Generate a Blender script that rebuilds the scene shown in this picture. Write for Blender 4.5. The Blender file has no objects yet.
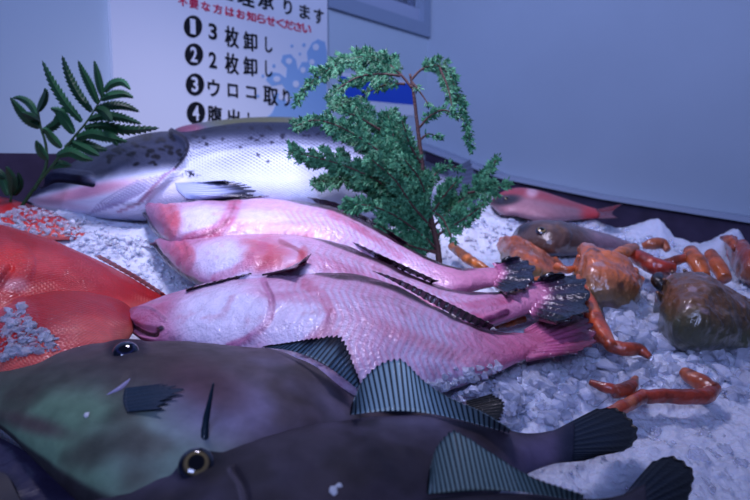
import bpy, math, random
import numpy as np
from mathutils import Matrix, Vector
random.seed(7); RNG = np.random.RandomState(7)
col = bpy.context.scene.collection
F = 600.0; H = 0.27; HW = 1.25
# ------------------------------------------------------------------ frames
def un(a): a = np.array(a, float); return a/np.linalg.norm(a)
bz = un((.08, 1, .3333)); _f = np.array((0, 0, -1.)); by = un(_f - bz*_f.dot(bz)); bx_ = np.cross(by, bz)
RB = np.array([bx_, by, bz])                      # camera axes -> tray axes
wz = un((0, 1, .1)); wx = un((560, 60, -600)); wy = np.cross(wz, wx)
RW = np.array([wx, wy, wz])                       # camera axes -> room axes
BW = RW @ RB.T
def ray(u, v):
    u = np.asarray(u, float); v = np.asarray(v, float)
    d = np.stack([(u-375)/F, (250-v)/F, -np.ones_like(u)], -1)
    return d @ RB.T
def P(u, v, h=0.):                                # a point of the tray at height h
    d = ray(u, v); t = (np.asarray(h, float)-H)/d[..., 2]
    return d*t[..., None] + np.array((0, 0, H))
def Q(u, v, D):                                   # a point at distance D ahead
    return ray(u, v)*np.asarray(D, float)[..., None] + np.array((0, 0, H))
def proj(p):
    c = (p-np.array((0, 0, H))) @ RB
    return 375+F*c[..., 0]/-c[..., 2], 250-F*c[..., 1]/-c[..., 2]
def depth(u, v, h=0.):
    d = ray(u, v); return (h-H)/d[..., 2]
def MB(o):                                        # placement of something standing at tray point o
    m = Matrix.Identity(4)
    w = BW @ (np.array(o)-np.array((0, 0, H))) + np.array((0, 0, HW))
    for i in range(3):
        for j in range(3): m[i][j] = BW[i][j]
        m[i][3] = w[i]
    return m
def wallpt(u, v, axis, value):                    # pixel ray with a room plane (axis 0: x=value, 1: y=value, 2: z=value)
    u = np.asarray(u, float); v = np.asarray(v, float)
    d = np.stack([(u-375)/F, (250-v)/F, -np.ones_like(u)], -1) @ RW.T
    o = np.array((0, 0, HW)); t = (value-o[axis])/d[..., axis]
    return d*t[..., None]+o
# ------------------------------------------------------------------ noise
def _h(i, j, k, s):
    n = (i*374761393 + j*668265263 + k*2147483647 + s*974711) & 0xffffffff
    n = ((n ^ (n >> 13))*1274126177) & 0xffffffff
    return ((n ^ (n >> 16)) & 0xffff)/65535.
def vnoise(p, seed=0):
    p = np.asarray(p, float); i = np.floor(p).astype(np.int64); f = p-i; f = f*f*(3-2*f); r = 0
    for a in (0, 1):
        for b in (0, 1):
            for c in (0, 1):
                w = (f[..., 0] if a else 1-f[..., 0])*(f[..., 1] if b else 1-f[..., 1])*(f[..., 2] if c else 1-f[..., 2])
                r = r + w*_h(i[..., 0]+a, i[..., 1]+b, i[..., 2]+c, seed)
    return r
def fbm(p, sc, seed=0, oc=3):
    r = 0; a = .5; t = 0
    for o in range(oc):
        r = r+a*vnoise(np.asarray(p)*sc*2**o, seed+o); t += a; a *= .5
    return r/t
def ss(a, b, x): t = np.clip((x-a)/(b-a), 0, 1); return t*t*(3-2*t)
def blob(u, v, cx, cy, rx, ry, ang=0, soft=.35):
    a = math.radians(ang); x = (u-cx)*math.cos(a)+(v-cy)*math.sin(a); y = -(u-cx)*math.sin(a)+(v-cy)*math.cos(a)
    r = np.sqrt((x/rx)**2+(y/ry)**2); return 1-ss(1-soft, 1+soft, r)
def dist(u, v, pts):
    d = np.full(np.shape(u), 1e9); 
    for (x0, y0), (x1, y1) in zip(pts[:-1], pts[1:]):
        dx, dy = x1-x0, y1-y0; L = dx*dx+dy*dy+1e-9
        t = np.clip(((u-x0)*dx+(v-y0)*dy)/L, 0, 1); d = np.minimum(d, np.hypot(u-x0-t*dx, v-y0-t*dy))
    return d
def line(u, v, pts, w): return 1-ss(w*.4, w, dist(u, v, spl(pts, 24)))
def spl(pts, n, closed=False):                    # Catmull-Rom through points, n samples
    p = np.array(pts, float)
    if len(p) < 3:
        t = np.linspace(0, 1, n)[:, None]; return p[0]*(1-t)+p[-1]*t
    L = np.r_[0, np.cumsum(np.sqrt(np.maximum(np.linalg.norm(np.diff(p[:, :2], axis=0), axis=1), 1e-6)))]
    m = np.zeros_like(p)
    m[1:-1] = (p[2:]-p[:-2])/(L[2:]-L[:-2])[:, None]; m[0] = (p[1]-p[0])/(L[1]-L[0]); m[-1] = (p[-1]-p[-2])/(L[-1]-L[-2])
    # spread samples by length
    tt = np.linspace(0, L[-1], n*6)
    def ev(t):
        k = np.clip(np.searchsorted(L, t, side='right')-1, 0, len(L)-2); h = (L[k+1]-L[k]); x = (t-L[k])/h
        x = x[:, None]; h = h[:, None]
        return (2*x**3-3*x**2+1)*p[k]+(x**3-2*x**2+x)*h*m[k]+(-2*x**3+3*x**2)*p[k+1]+(x**3-x**2)*h*m[k+1]
    q = ev(tt); s = np.r_[0, np.cumsum(np.linalg.norm(np.diff(q[:, :2], axis=0), axis=1))]
    return ev(np.interp(np.linspace(0, s[-1], n), s, tt))
def lin(c):
    c = np.clip(np.asarray(c, float), 0, 1); return np.where(c <= .04045, c/12.92, ((c+.055)/1.055)**2.4)
def mixc(base, c, m): return base*(1-m[..., None])+np.array(c)*m[..., None]
# ------------------------------------------------------------------ objects
def empty(name, label, cat, o, group=None):
    e = bpy.data.objects.new(name, None); col.objects.link(e); e.matrix_world = MB(o); e.empty_display_size = .02
    e['label'] = label; e['category'] = cat; e['org'] = [float(x) for x in o]
    if group: e['group'] = group
    return e
def mesh(name, V, Fc, m, parent=None, cols=None, uvs=None, smooth=True, org=None, world=False):
    V = np.asarray(V, float)
    if parent is not None: V = V-np.array(parent['org'])
    elif org is not None: V = V-np.array(org)
    me = bpy.data.meshes.new(name); me.vertices.add(len(V)); me.vertices.foreach_set('co', V.astype(np.float32).ravel())
    if isinstance(Fc, np.ndarray): tot = np.full(len(Fc), Fc.shape[1]); idx = Fc.ravel()
    else: tot = np.array([len(f) for f in Fc]); idx = np.array([i for f in Fc for i in f])
    me.loops.add(len(idx)); me.loops.foreach_set('vertex_index', idx.astype(np.int32))
    me.polygons.add(len(tot)); st = np.r_[0, np.cumsum(tot)[:-1]]
    me.polygons.foreach_set('loop_start', st.astype(np.int32)); me.polygons.foreach_set('loop_total', tot.astype(np.int32))
    me.polygons.foreach_set('use_smooth', np.full(len(tot), smooth))
    me.update(calc_edges=True); me.validate()
    if cols is not None:
        a = me.color_attributes.new('Col', 'FLOAT_COLOR', 'POINT')
        a.data.foreach_set('color', np.c_[lin(cols), np.ones(len(V))].astype(np.float32).ravel())
    if uvs is not None and len(me.loops) == len(idx):
        l = me.uv_layers.new(name='UVMap'); l.data.foreach_set('uv', np.asarray(uvs)[idx].astype(np.float32).ravel())
    me.materials.append(m)
    o = bpy.data.objects.new(name, me); col.objects.link(o)
    if parent is not None: o.parent = parent; o['org'] = list(parent['org'])
    elif world: pass
    elif org is not None: o.matrix_world = MB(org); o['org'] = [float(x) for x in org]
    return o
def tag(o, label=None, cat=None, group=None, kind=None):
    for k, x in (('label', label), ('category', cat), ('group', group), ('kind', kind)):
        if x: o[k] = x
    return o
def grid_faces(n, m, wrap=False, flip=False):
    i = np.arange(n-1)[:, None]; j = np.arange(m if wrap else m-1)[None, :]; j2 = (j+1) % m
    f = np.stack([i*m+j, (i+1)*m+j, (i+1)*m+j2, i*m+j2], -1).reshape(-1, 4)
    return f[:, ::-1] if flip else f
# ------------------------------------------------------------------ materials
def mat(name, color=None, rough=.4, coat=0., bump=None, metallic=0., spec=.5, trans=0., sss=0., attr=True, ior=1.45, coat_rough=.08, nvar=None, alpha=1):
    m = bpy.data.materials.new(name); m.use_nodes = True; nt = m.node_tree; b = nt.nodes['Principled BSDF']; N = nt.nodes.new; L = nt.links.new
    b.inputs['Roughness'].default_value = rough; b.inputs['Coat Weight'].default_value = coat; b.inputs['Coat Roughness'].default_value = coat_rough
    b.inputs['Metallic'].default_value = metallic; b.inputs['Specular IOR Level'].default_value = spec; b.inputs['Transmission Weight'].default_value = trans
    b.inputs['IOR'].default_value = ior; b.inputs['Alpha'].default_value = alpha
    if sss: b.inputs['Subsurface Weight'].default_value = sss; b.inputs['Subsurface Radius'].default_value = (.01, .008, .008); b.inputs['Subsurface Scale'].default_value = 1
    src = None
    if color is None and attr:
        a = N('ShaderNodeAttribute'); a.attribute_name = 'Col'; src = a.outputs['Color']
    elif color is not None:
        c = N('ShaderNodeRGB'); c.outputs[0].default_value = (*lin(color), 1); src = c.outputs[0]
    if nvar:                                      # fine colour mottling: (scale, amount)
        tc = N('ShaderNodeTexCoord'); nz = N('ShaderNodeTexNoise'); nz.inputs['Scale'].default_value = nvar[0]; nz.inputs['Detail'].default_value = 4
        L(tc.outputs['Object'], nz.inputs['Vector']); r = N('ShaderNodeMapRange'); r.inputs[1].default_value = .3; r.inputs[2].default_value = .7; r.inputs[3].default_value = 1-nvar[1]; r.inputs[4].default_value = 1+nvar[1]*.5
        L(nz.outputs[0], r.inputs[0]); mx = N('ShaderNodeMix'); mx.data_type = 'RGBA'; mx.blend_type = 'MULTIPLY'; mx.inputs[0].default_value = 1
        L(src, mx.inputs[6]); L(r.outputs[0], mx.inputs[7]); src = mx.outputs[2]
    if src is not None: L(src, b.inputs['Base Color'])
    prev = None
    for kind, sc, dist_, st in (bump or []):
        tc = N('ShaderNodeTexCoord'); bp = N('ShaderNodeBump'); bp.inputs['Distance'].default_value = dist_; bp.inputs['Strength'].default_value = st
        if kind == 'noise':
            t = N('ShaderNodeTexNoise'); t.inputs['Scale'].default_value = sc; t.inputs['Detail'].default_value = 3; L(tc.outputs['Object'], t.inputs['Vector']); out = t.outputs[0]
        elif kind == 'voro':
            t = N('ShaderNodeTexVoronoi'); t.inputs['Scale'].default_value = sc; L(tc.outputs['Object'], t.inputs['Vector']); out = t.outputs['Distance']
        elif kind == 'scale':                     # overlapping scales laid out along the skin
            t = N('ShaderNodeTexVoronoi'); t.inputs['Scale'].default_value = sc; t.inputs['Randomness'].default_value = .25
            mp = N('ShaderNodeMapping'); mp.inputs['Scale'].default_value = (.8, 1, 1); mp.inputs['Rotation'].default_value = (0, 0, .785)
            L(tc.outputs['UV'], mp.inputs['Vector']); L(mp.outputs[0], t.inputs['Vector']); out = t.outputs['Distance']
        L(out, bp.inputs['Height'])
        if prev: L(prev, bp.inputs['Normal'])
        prev = bp.outputs[0]
    if prev: L(prev, b.inputs['Normal']); L(prev, b.inputs['Coat Normal'])
    return m
M = {}
M['pink'] = mat('pale_fish_flesh', rough=.42, coat=.75, coat_rough=.05, spec=.35, bump=[('noise', 90, .004, .6), ('noise', 350, .0015, .7)], sss=.15, nvar=(90, .12))
M['file'] = mat('filefish_skin', rough=.5, coat=.07, coat_rough=.12, spec=.14, bump=[('noise', 50, .003, .3), ('noise', 1400, .0004, .8)], nvar=(70, .25))
M['salmon'] = mat('salmon_skin', rough=.38, coat=.05, coat_rough=.1, spec=.1, bump=[('scale', 230, .0016, .7), ('noise', 90, .002, .3)])
M['red'] = mat('red_fish_skin', rough=.45, coat=.5, coat_rough=.06, spec=.3, bump=[('scale', 330, .0015, .5), ('noise', 80, .002, .4), ('noise', 500, .001, .5)], nvar=(120, .15))
M['fin'] = mat('fin_membrane', rough=.45, coat=.2, spec=.2, bump=[('noise', 500, .0006, .5)])
M['wetdark'] = mat('wet_tail', rough=.22, coat=.8, bump=[('noise', 220, .003, .7)])
M['eye'] = mat('eye_glass', rough=.08, coat=1., coat_rough=.03)
M['crab'] = mat('crab_shell', rough=.33, coat=.75, coat_rough=.06, bump=[('noise', 70, .004, .5), ('noise', 350, .0012, .6)], nvar=(70, .3))
M['ice'] = mat('crushed_ice', (.86, .88, .95), rough=.28, trans=.2, sss=.6, ior=1.31, bump=[('noise', 110, .004, .6), ('noise', 500, .002, .6)])
M['chunk'] = mat('clear_ice', (.92, .94, 1), rough=.12, trans=.68, ior=1.31, bump=[('noise', 220, .003, .7)])
M['leaf'] = mat('leaf', rough=.5, spec=.3, bump=[('noise', 500, .0006, .4)])
M['bark'] = mat('bark', (.27, .17, .16), rough=.75, bump=[('noise', 300, .002, .8)])
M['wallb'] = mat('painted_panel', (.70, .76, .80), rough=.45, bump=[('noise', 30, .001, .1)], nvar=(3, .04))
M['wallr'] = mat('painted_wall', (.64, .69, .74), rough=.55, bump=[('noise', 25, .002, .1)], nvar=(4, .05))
M['sign'] = mat('white_sign_board', (.86, .87, .89), rough=.4)
M['ink'] = mat('black_ink', (.03, .03, .06), rough=.5)
M['redink'] = mat('red_ink', (.80, .16, .30), rough=.5)
M['white'] = mat('white_ink', (.86, .87, .89), rough=.5)
M['wave'] = mat('light_blue_ink', (.56, .70, .84), rough=.5)
M['blue'] = mat('blue_ink', (.10, .30, .75), rough=.45)
M['steel'] = mat('brushed_steel', (.42, .42, .48), rough=.3, metallic=.9, bump=[('noise', 200, .0005, .3)])
M['darksteel'] = mat('dark_tray_side', (.26, .22, .31), rough=.45, metallic=.3, bump=[('noise', 60, .002, .4)], nvar=(20, .3))
M['lip'] = mat('pale_lip_sheen', (.62, .66, .74), rough=.4)  # shine of the steel lip put into a pale matte colour
M['alu'] = mat('grey_aluminium', (.52, .58, .66), rough=.4)
M['floor'] = mat('floor_concrete', (.3, .3, .33), rough=.7, nvar=(5, .2))
M['beige'] = mat('beige_panel', (.75, .72, .55), rough=.6)
M['glass'] = mat('window_glass', (.9, .93, 1), rough=.03, trans=.95)
# ------------------------------------------------------------------ lofted bodies
def loft(name, st, r, base, m, parent, colf, dispf=None, ns=260, na=90, sharp=1., uvk=1., tilt=.85, zoff=None, endcap=True):
    """Body of elliptical sections: st = (back u, v, belly u, v[, thickness factor]); thickness = r * half height."""
    st = np.array([list(s)+[1.]*(5-len(s)) for s in st], float)
    c = np.c_[(st[:, 0]+st[:, 2])/2, (st[:, 1]+st[:, 3])/2, (st[:, 0]-st[:, 2])/2, (st[:, 1]-st[:, 3])/2, st[:, 4]]
    if zoff is not None: c = np.c_[c, zoff]
    s = spl(c, ns); cu, cv, hu, hv, tf = s[:, 0], s[:, 1], s[:, 2], s[:, 3], s[:, 4]
    zo = s[:, 5] if zoff is not None else 0
    b = np.full(ns, .01)
    for _ in range(8):
        zc = base+zo+tilt*b
        A = (P(cu+hu, cv+hv, zc)-P(cu-hu, cv-hv, zc))/2; C = P(cu, cv, zc)
        al = np.linalg.norm(A, axis=1)+1e-9; vd = C-np.array((0, 0, H)); vh = vd[:, :2]/np.linalg.norm(vd[:, :2], axis=1)[:, None]
        sn = np.abs(vd[:, 2])/np.linalg.norm(vd, axis=1); cs = np.sqrt(1-sn**2); rr = r*tf
        cp = np.abs((A[:, :2]*vh).sum(1))/al
        f = sn/np.sqrt(sn**2+rr**2*cs**2); f = f*cp**2+(1-cp**2)
        a = al*f; b = rr*a
    A = A/al[:, None]*a[:, None]
    nu = int(na*.72); al_ = np.r_[np.linspace(0, math.pi, nu, endpoint=False), np.linspace(math.pi, 2*math.pi, na-nu, endpoint=False)]
    ca, sa = np.cos(al_), np.sin(al_); sa = np.sign(sa)*np.abs(sa)**sharp
    V = C[:, None]+A[:, None]*ca[None, :, None]; V[..., 2] += b[:, None]*sa[None]
    s_ = np.repeat(np.linspace(0, 1, ns)[:, None], na, 1); t_ = np.repeat(ca[None], ns, 0)
    u, v = proj(V); hl = np.hypot(hu, hv)[:, None]+1e-6; w_ = ((u-cu[:, None])*hu[:, None]+(v-cv[:, None])*hv[:, None])/hl**2; w_ = np.where((sa > -1e-6)[None], np.clip(w_, -1.05, 1.05), t_)
    ctx = dict(s=s_, t=w_, u=u, v=v, p=V, up=np.repeat((sa > -1e-6)[None], ns, 0), a=a)
    if dispf is not None:
        d = dispf(ctx); du = np.gradient(V, axis=0); dv = np.roll(V, -1, 1)-np.roll(V, 1, 1)
        n = np.cross(du, dv); ln = np.linalg.norm(n, axis=2)[..., None]+1e-12; n = n/ln
        cen = C[:, None]; n = np.where(((V-cen)*n).sum(2)[..., None] < 0, -n, n)
        V = V+n*d[..., None]
    cols = colf(ctx).reshape(-1, 3)
    arc = np.r_[0, np.cumsum(np.linalg.norm(np.diff(C, axis=0), axis=1))]
    across = np.cumsum(np.full(na, 1.))/na*2*np.mean(a)*2.4
    uv = np.stack([np.repeat(arc[:, None], na, 1), np.repeat(across[None], ns, 0)], -1).reshape(-1, 2)*uvk
    Fc = [tuple(f) for f in grid_faces(ns, na, True)]
    Vf = V.reshape(-1, 3)
    Vf = np.r_[Vf, C[:1], C[-1:]]; cols = np.r_[cols, cols[:1], cols[-1:]]; uv = np.r_[uv, uv[:1], uv[-1:]]
    k = ns*na
    for j in range(na):
        Fc.append((k, j, (j+1) % na)); Fc.append((k+1, (ns-1)*na+(j+1) % na, (ns-1)*na+j))
    o = mesh(name, Vf, Fc, m, parent, cols, uv)
    zc_ = np.broadcast_to(zc, (ns,)).copy()
    info = dict(cu=cu, cv=cv, zc=zc_, b=b, a=a, C=C, A=A)
    def z_at(uu, vv):
        uu = np.atleast_1d(uu); vv = np.atleast_1d(vv)
        d = (uu[:, None]-(cu+hu)[None])**2+(vv[:, None]-(cv+hv)[None])**2; d2 = (uu[:, None]-cu[None])**2+(vv[:, None]-cv[None])**2
        return zc_[np.argmin(np.minimum(d, d2), 1)]
    def top(uu, vv):                              # surface point seen at a pixel
        uu, vv = float(uu), float(vv); g = V[:, :nu]; pu, pv = proj(g); dd = (pu-uu)**2+(pv-vv)**2
        cand = np.argwhere(dd < dd.min()+2.); k_ = max(cand, key=lambda q: g[q[0], q[1], 2]); return g[k_[0], k_[1]].copy()
    info['z_at'] = z_at; info['top'] = top
    return o, info
def fin(name, base, tip, hb, ht, m, parent, nr, c0, c1, nv=14, thick=.0007, ctip=None, jag=.06, ray=.35, curve=0., seed=1, fold=0.0, cbase=None):
    """Fin spread between a base line and a tip line; nr rays, coloured c0 (web) and c1 (rays)."""
    n = nr*8+1; B = spl(base, n); T = spl(tip, n)
    hb = np.interp(np.linspace(0, 1, n), np.linspace(0, 1, len(np.atleast_1d(hb))), np.atleast_1d(hb))
    ht = np.interp(np.linspace(0, 1, n), np.linspace(0, 1, len(np.atleast_1d(ht))), np.atleast_1d(ht))
    PB = P(B[:, 0], B[:, 1], hb); PT = P(T[:, 0], T[:, 1], ht)
    x = np.linspace(0, 1, n); ph = x*nr; st = .5+.5*np.cos(2*math.pi*ph)
    jg = 1+jag*(st-.6)+jag*.8*(vnoise(np.c_[ph*.9+seed, ph*0, ph*0], seed)-.5)
    t = np.linspace(0, 1, nv)[None, :, None]*jg[:, None, None]
    G = PB[:, None]*(1-t)+PT[:, None]*t
    G[..., 2] += curve*np.sin(math.pi*np.clip(t[..., 0], 0, 1))
    G[..., 2] += fold*np.sin(ph*2.1+seed)[:, None]*t[..., 0]
    du = np.gradient(G, axis=0); dv = np.gradient(G, axis=1); nn = np.cross(du, dv); nn /= np.linalg.norm(nn, axis=2)[..., None]+1e-12
    w = (thick*(.35+ray*3*st[:, None]**2))*(1-.6*np.linspace(0, 1, nv)[None])
    V = np.concatenate([(G+nn*w[..., None]).reshape(-1, 3), (G-nn*w[..., None]).reshape(-1, 3)])
    f = grid_faces(n, nv); k = n*nv; Fc = [tuple(q) for q in f]+[tuple(q[::-1]+k) for q in f]
    for i in range(n-1):
        Fc += [(i*nv, i*nv+k, (i+1)*nv+k, (i+1)*nv)[::-1], (i*nv+nv-1, i*nv+nv-1+k, (i+1)*nv+nv-1+k, (i+1)*nv+nv-1)]
    for j in range(nv-1):
        Fc += [(j, j+1, j+1+k, j+k), ((n-1)*nv+j, (n-1)*nv+j+k, (n-1)*nv+j+1+k, (n-1)*nv+j+1)]
    tt = np.linspace(0, 1, nv)[None]; m1 = (st[:, None]**3.)*np.ones_like(tt)
    cc = mixc(np.ones((n, nv, 3))*np.array(c0), c1, m1)
    if ctip is not None: cc = mixc(cc, ctip, ss(.45, .95, tt+.25*(vnoise(np.stack([ph[:, None]*1.3+0*tt, tt*3+0*ph[:, None], 0*ph[:, None]+seed+0*tt], -1))-.5)))
    if cbase is not None: cc = mixc(cc, cbase, 1-ss(.05, .42, tt+.2*(vnoise(np.stack([ph[:, None]+0*tt, tt*0+0*ph[:, None]+seed, 0*ph[:, None]+0*tt], -1))-.5)))
    cc = cc.reshape(-1, 3); return mesh(name, V, Fc, m, parent, np.r_[cc, cc])
def disc_eye(name, u, v, h, rad, parent, cols, ratio=.55, tilt=(0, 0), look=.35):
    """Domed eye: cols = list of (radius, colour)."""
    c = np.array(h) if np.ndim(h) else P(u, v, h)
    nr_, na = 22, 48; V = []; C = []
    tc_ = np.array((0, 0, H))-c; tc_ /= np.linalg.norm(tc_); nz_ = np.array((0, 0, 1.))*(1-look)+tc_*look; nz_ /= np.linalg.norm(nz_); ex = np.cross((0, 1., 0), nz_); ex /= np.linalg.norm(ex); ey_ = np.cross(nz_, ex)
    for i in range(nr_):
        q = i/(nr_-1)*math.pi*.5; rr = math.sin(q)*rad; zz = math.cos(q)*rad*ratio-.25*rad*ratio
        for j in range(na):
            a = 2*math.pi*j/na; V.append(tuple(c+ex*rr*math.cos(a)+ey_*rr*math.sin(a)+nz_*zz))
            x = math.sin(q); cc = np.array(cols[0][1], float)
            for (r0, c0), (r1, c1) in zip(cols[:-1], cols[1:]):
                k = float(ss(r0, r1, np.array(x))) if x > r0 else 0; cc = cc*(1-k)+np.array(c1)*k if x > r0 else cc
            C.append(cc)
    return mesh(name, V, [tuple(f) for f in grid_faces(nr_, na, True)], M['eye'], parent, np.array(C))
def tube(name, pts, rad, m, parent, colr, n=None, na=16, bump=.0, seed=0, org=None, flat=1.):
    """Tapering limb through 3-D points with radii."""
    pts = np.array(pts, float); rad = np.array(rad, float); n = n or max(12, len(pts)*10)
    p = np.c_[pts, rad]
    L = np.r_[0, np.cumsum(np.linalg.norm(np.diff(pts, axis=0), axis=1))]; t = np.linspace(0, L[-1], n)
    mm = np.gradient(p, L, axis=0) if len(pts) > 2 else np.repeat([(p[1]-p[0])/L[-1]], 2, 0)
    k = np.clip(np.searchsorted(L, t, side='right')-1, 0, len(L)-2); h = (L[k+1]-L[k])[:, None]; x = ((t-L[k])[:, None])/h
    q = (2*x**3-3*x**2+1)*p[k]+(x**3-2*x**2+x)*h*mm[k]+(-2*x**3+3*x**2)*p[k+1]+(x**3-x**2)*h*mm[k+1]
    c, r = q[:, :3], np.maximum(q[:, 3], 1e-4); T = np.gradient(c, axis=0); T /= np.linalg.norm(T, axis=1)[:, None]
    up = np.array((.05, .02, 1.)); X = np.cross(T, up); X /= np.linalg.norm(X, axis=1)[:, None]+1e-9; Y = np.cross(X, T)
    a = np.linspace(0, 2*math.pi, na, endpoint=False)
    V = c[:, None]+r[:, None, None]*(X[:, None]*np.cos(a)[None, :, None]+Y[:, None]*(np.sin(a)*flat)[None, :, None])
    if bump: V = V+(V-c[:, None])*((fbm(V, 1/(r.mean()*1.3), seed)-.5)*bump)[..., None]
    if callable(colr): cc = colr(V, np.repeat(np.linspace(0, 1, n)[:, None], na, 1))
    else: cc = np.ones((n, na, 3))*np.array(colr)
    Vf = np.r_[V.reshape(-1, 3), c[:1], c[-1:]]; cc = cc.reshape(-1, 3); cc = np.r_[cc, cc[:1], cc[-1:]]
    Fc = [tuple(f) for f in grid_faces(n, na, True, True)]; K = n*na
    for j in range(na): Fc += [(K, (j+1) % na, j), (K+1, (n-1)*na+j, (n-1)*na+(j+1) % na)]
    return mesh(name, Vf, Fc, m, parent, cc, org=org)
SECTION_MARK = 1
# ================================================================== THE ROOM
corner = P(np.array(427.), np.array(152.), 0.) - np.array((0, 0, H))
cw = BW @ corner + np.array((0, 0, HW)); XR, YB = float(cw[0]), float(cw[1])
def box_world(name, lo, hi, m, kind='structure'):
    x0, y0, z0 = lo; x1, y1, z1 = hi
    V = [(x0, y0, z0), (x1, y0, z0), (x1, y1, z0), (x0, y1, z0), (x0, y0, z1), (x1, y0, z1), (x1, y1, z1), (x0, y1, z1)]
    o = mesh(name, V, [(0, 3, 2, 1), (4, 5, 6, 7), (0, 1, 5, 4), (1, 2, 6, 5), (2, 3, 7, 6), (3, 0, 4, 7)], m, smooth=False, world=True)
    if kind: o['kind'] = kind
    return o
wb = wallpt(np.array([333., 427.]), np.array([8., 38.]), 1, YB)   # foot of the window
ZWIN = float(wb[1, 2]); XWIN = float(wb[0, 0]); 
sx = wallpt(np.array(112.), np.array(60.), 1, YB); XSEAM = float(sx[0])
box_world('wall_back', (-2.2, YB, 0), (XSEAM-.002, YB+.08, 3), M['wallb'])
box_world('wall_back_sheet', (XSEAM+.002, YB, 0), (XR, YB+.08, ZWIN), M['wallb'])
box_world('wall_back_upper', (XSEAM+.002, YB, ZWIN), (XWIN-.02, YB+.08, 3), M['wallb'])
box_world('wall_right', (XR, -1.2, 0), (XR+.08, YB+.08, 3), M['wallr'])
box_world('floor', (-2.2, -1.2, -.05), (XR+.08, YB+.08, 0), M['floor'])
# window_1: frame with sash and glass above the sign wall
wn = bpy.data.objects.new('window_1', None); col.objects.link(wn); wn['kind'] = 'structure'; wn['org'] = [0, 0, 0]; 
def wbox(name, lo, hi, m, par):
    o = box_world(name, lo, hi, m, None); o.parent = par; return o
xw0, xw1 = XWIN-.02, XR-.004
wbox('window_frame', (xw0, YB-.012, ZWIN), (xw1, YB+.05, ZWIN+.035), M['alu'], wn)
wbox('window_frame', (xw1-.03, YB-.012, ZWIN+.035), (xw1, YB+.05, 3), M['alu'], wn)
wbox('window_sash', (xw0, YB+.005, ZWIN+.035), (xw1-.03, YB+.04, ZWIN+.075), M['lip'], wn)
wbox('glass_pane', (xw0, YB+.02, ZWIN+.075), (xw1-.03, YB+.026, 3), M['glass'], wn)
wbox('blind_strip', (xw1-.16, YB+.3, ZWIN-.2), (xw1-.11, YB+.31, 3), M['beige'], wn)
wbox('blind_strip', (xw1-.02, YB+.3, ZWIN-.2), (xw1+.06, YB+.31, 3), M['beige'], wn)
box_world('wall_beyond_window', (xw0-.4, YB+.5, ZWIN-.6), (XR+.8, YB+.53, 3), M['alu'])
# ---- lettering: glyphs of Blender's own font laid on the wall
def glyph(ch, bold=.02):
    cu = bpy.data.curves.new('tmp', 'FONT'); cu.body = ch; cu.offset = bold; cu.extrude = .02; cu.resolution_u = 4
    o = bpy.data.objects.new('tmp', cu); col.objects.link(o); dg = bpy.context.evaluated_depsgraph_get(); dg.update()
    me = o.evaluated_get(dg).to_mesh(); V = np.array([tuple(v.co) for v in me.vertices]); Fc = [tuple(p.vertices) for p in me.polygons]
    o.to_mesh_clear() if hasattr(o, 'to_mesh_clear') else None
    bpy.data.objects.remove(o); bpy.data.curves.remove(cu); return V, Fc
YS = YB-.012
def wrd(name, items, m, par, y=YS-.0015, fitbox=True):
    """items: (char, centre u, v, width px, height px, skew) -> one mesh lying on the board."""
    o = None
    for ch, u, v, w, h in items:
        V = []; Fc = []
        cj = ord(ch) > 0x4dff; g, f = glyph(ch, .0 if cj else .02)
        if not len(g): continue
        lo, hi = g.min(0), g.max(0); c = (lo+hi)/2; k = 0
        a = wallpt(np.array([u, u-w/2, u+w/2, u, u]), np.array([v, v, v, v-h/2, v+h/2]), 1, y)
        X = np.linalg.norm(a[2]-a[1]); Z = abs(a[3][2]-a[4][2])
        for dx, dz, dy in (((-.022, -.012, 0), (.022, -.012, -.0001), (0, .02, -.0002)) if cj else ((0, 0, 0),)):
            k = len(V)
            for q in g: V.append((a[0][0]+((q[0]-c[0])/(hi[0]-lo[0]+1e-6)+dx)*X, y-q[2]*.05+.001+dy, a[0][2]+((q[1]-c[1])/(hi[1]-lo[1]+1e-6)+dz)*Z))
            Fc += [tuple(i+k for i in ff) for ff in f]
        o = mesh(name, V, Fc, m, par, smooth=False, world=True)
    return o
sc0 = wallpt(np.array([112., 328.]), np.array([100., 100.]), 1, YS)
sgn = bpy.data.objects.new('sign_board', None); col.objects.link(sgn); sgn['org'] = [0, 0, 0]
tag(sgn, 'white sign board with numbered Japanese fish-cutting choices and a blue wave drawing', 'sign')
wbox('board', (sc0[0][0]+.004, YS, ZWIN-.62), (sc0[1][0], YB-.001, ZWIN+.4), M['sign'], sgn)
def dot(name, u, v, w, h, m, par, y=YS-.0008, n=40, pts=None):
    if pts is None: pts = [(u+w/2*math.cos(2*math.pi*i/n), v+h/2*math.sin(2*math.pi*i/n)) for i in range(n)]
    a = wallpt(np.array([p[0] for p in pts]), np.array([p[1] for p in pts]), 1, y); n = len(pts)
    b = a.copy(); b[:, 1] += .0006
    V = np.r_[a, b]; Fc = [tuple(range(n)), tuple(range(2*n-1, n-1, -1))]+[(i, i+n, (i+1) % n+n, (i+1) % n) for i in range(n)]
    return mesh(name, V, Fc, m, par, smooth=False, world=True)
for d, (u, v) in zip('1234', ((193, 26.5), (194, 54.5), (195, 84.5), (196, 113))):
    dd = dot('number_disc', u, v, 18.5, 22.5, M['ink'], sgn); 
    q = wrd('digit', [(d, u, v, 6.5 if d != '1' else 5, 15)], M['white'], sgn); q.parent = dd
wrd('heading_character', [('処', 224, -11, 17, 20), ('理', 246, -4, 16, 19), ('承', 266, .5, 15, 18), ('り', 288, 7, 8, 15), ('ま', 305, 12, 10, 14), ('す', 319, 16.5, 9, 15)], M['ink'], sgn)
wrd('red_character', [(c, u, 1.5+(u-184)*.222, 8.5, 9) for c, u in zip('不要な方はお知らせください', (183, 194, 206, 218, 230, 241, 251.5, 261.5, 271, 280.5, 289, 298, 307))], M['redink'], sgn)
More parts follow.
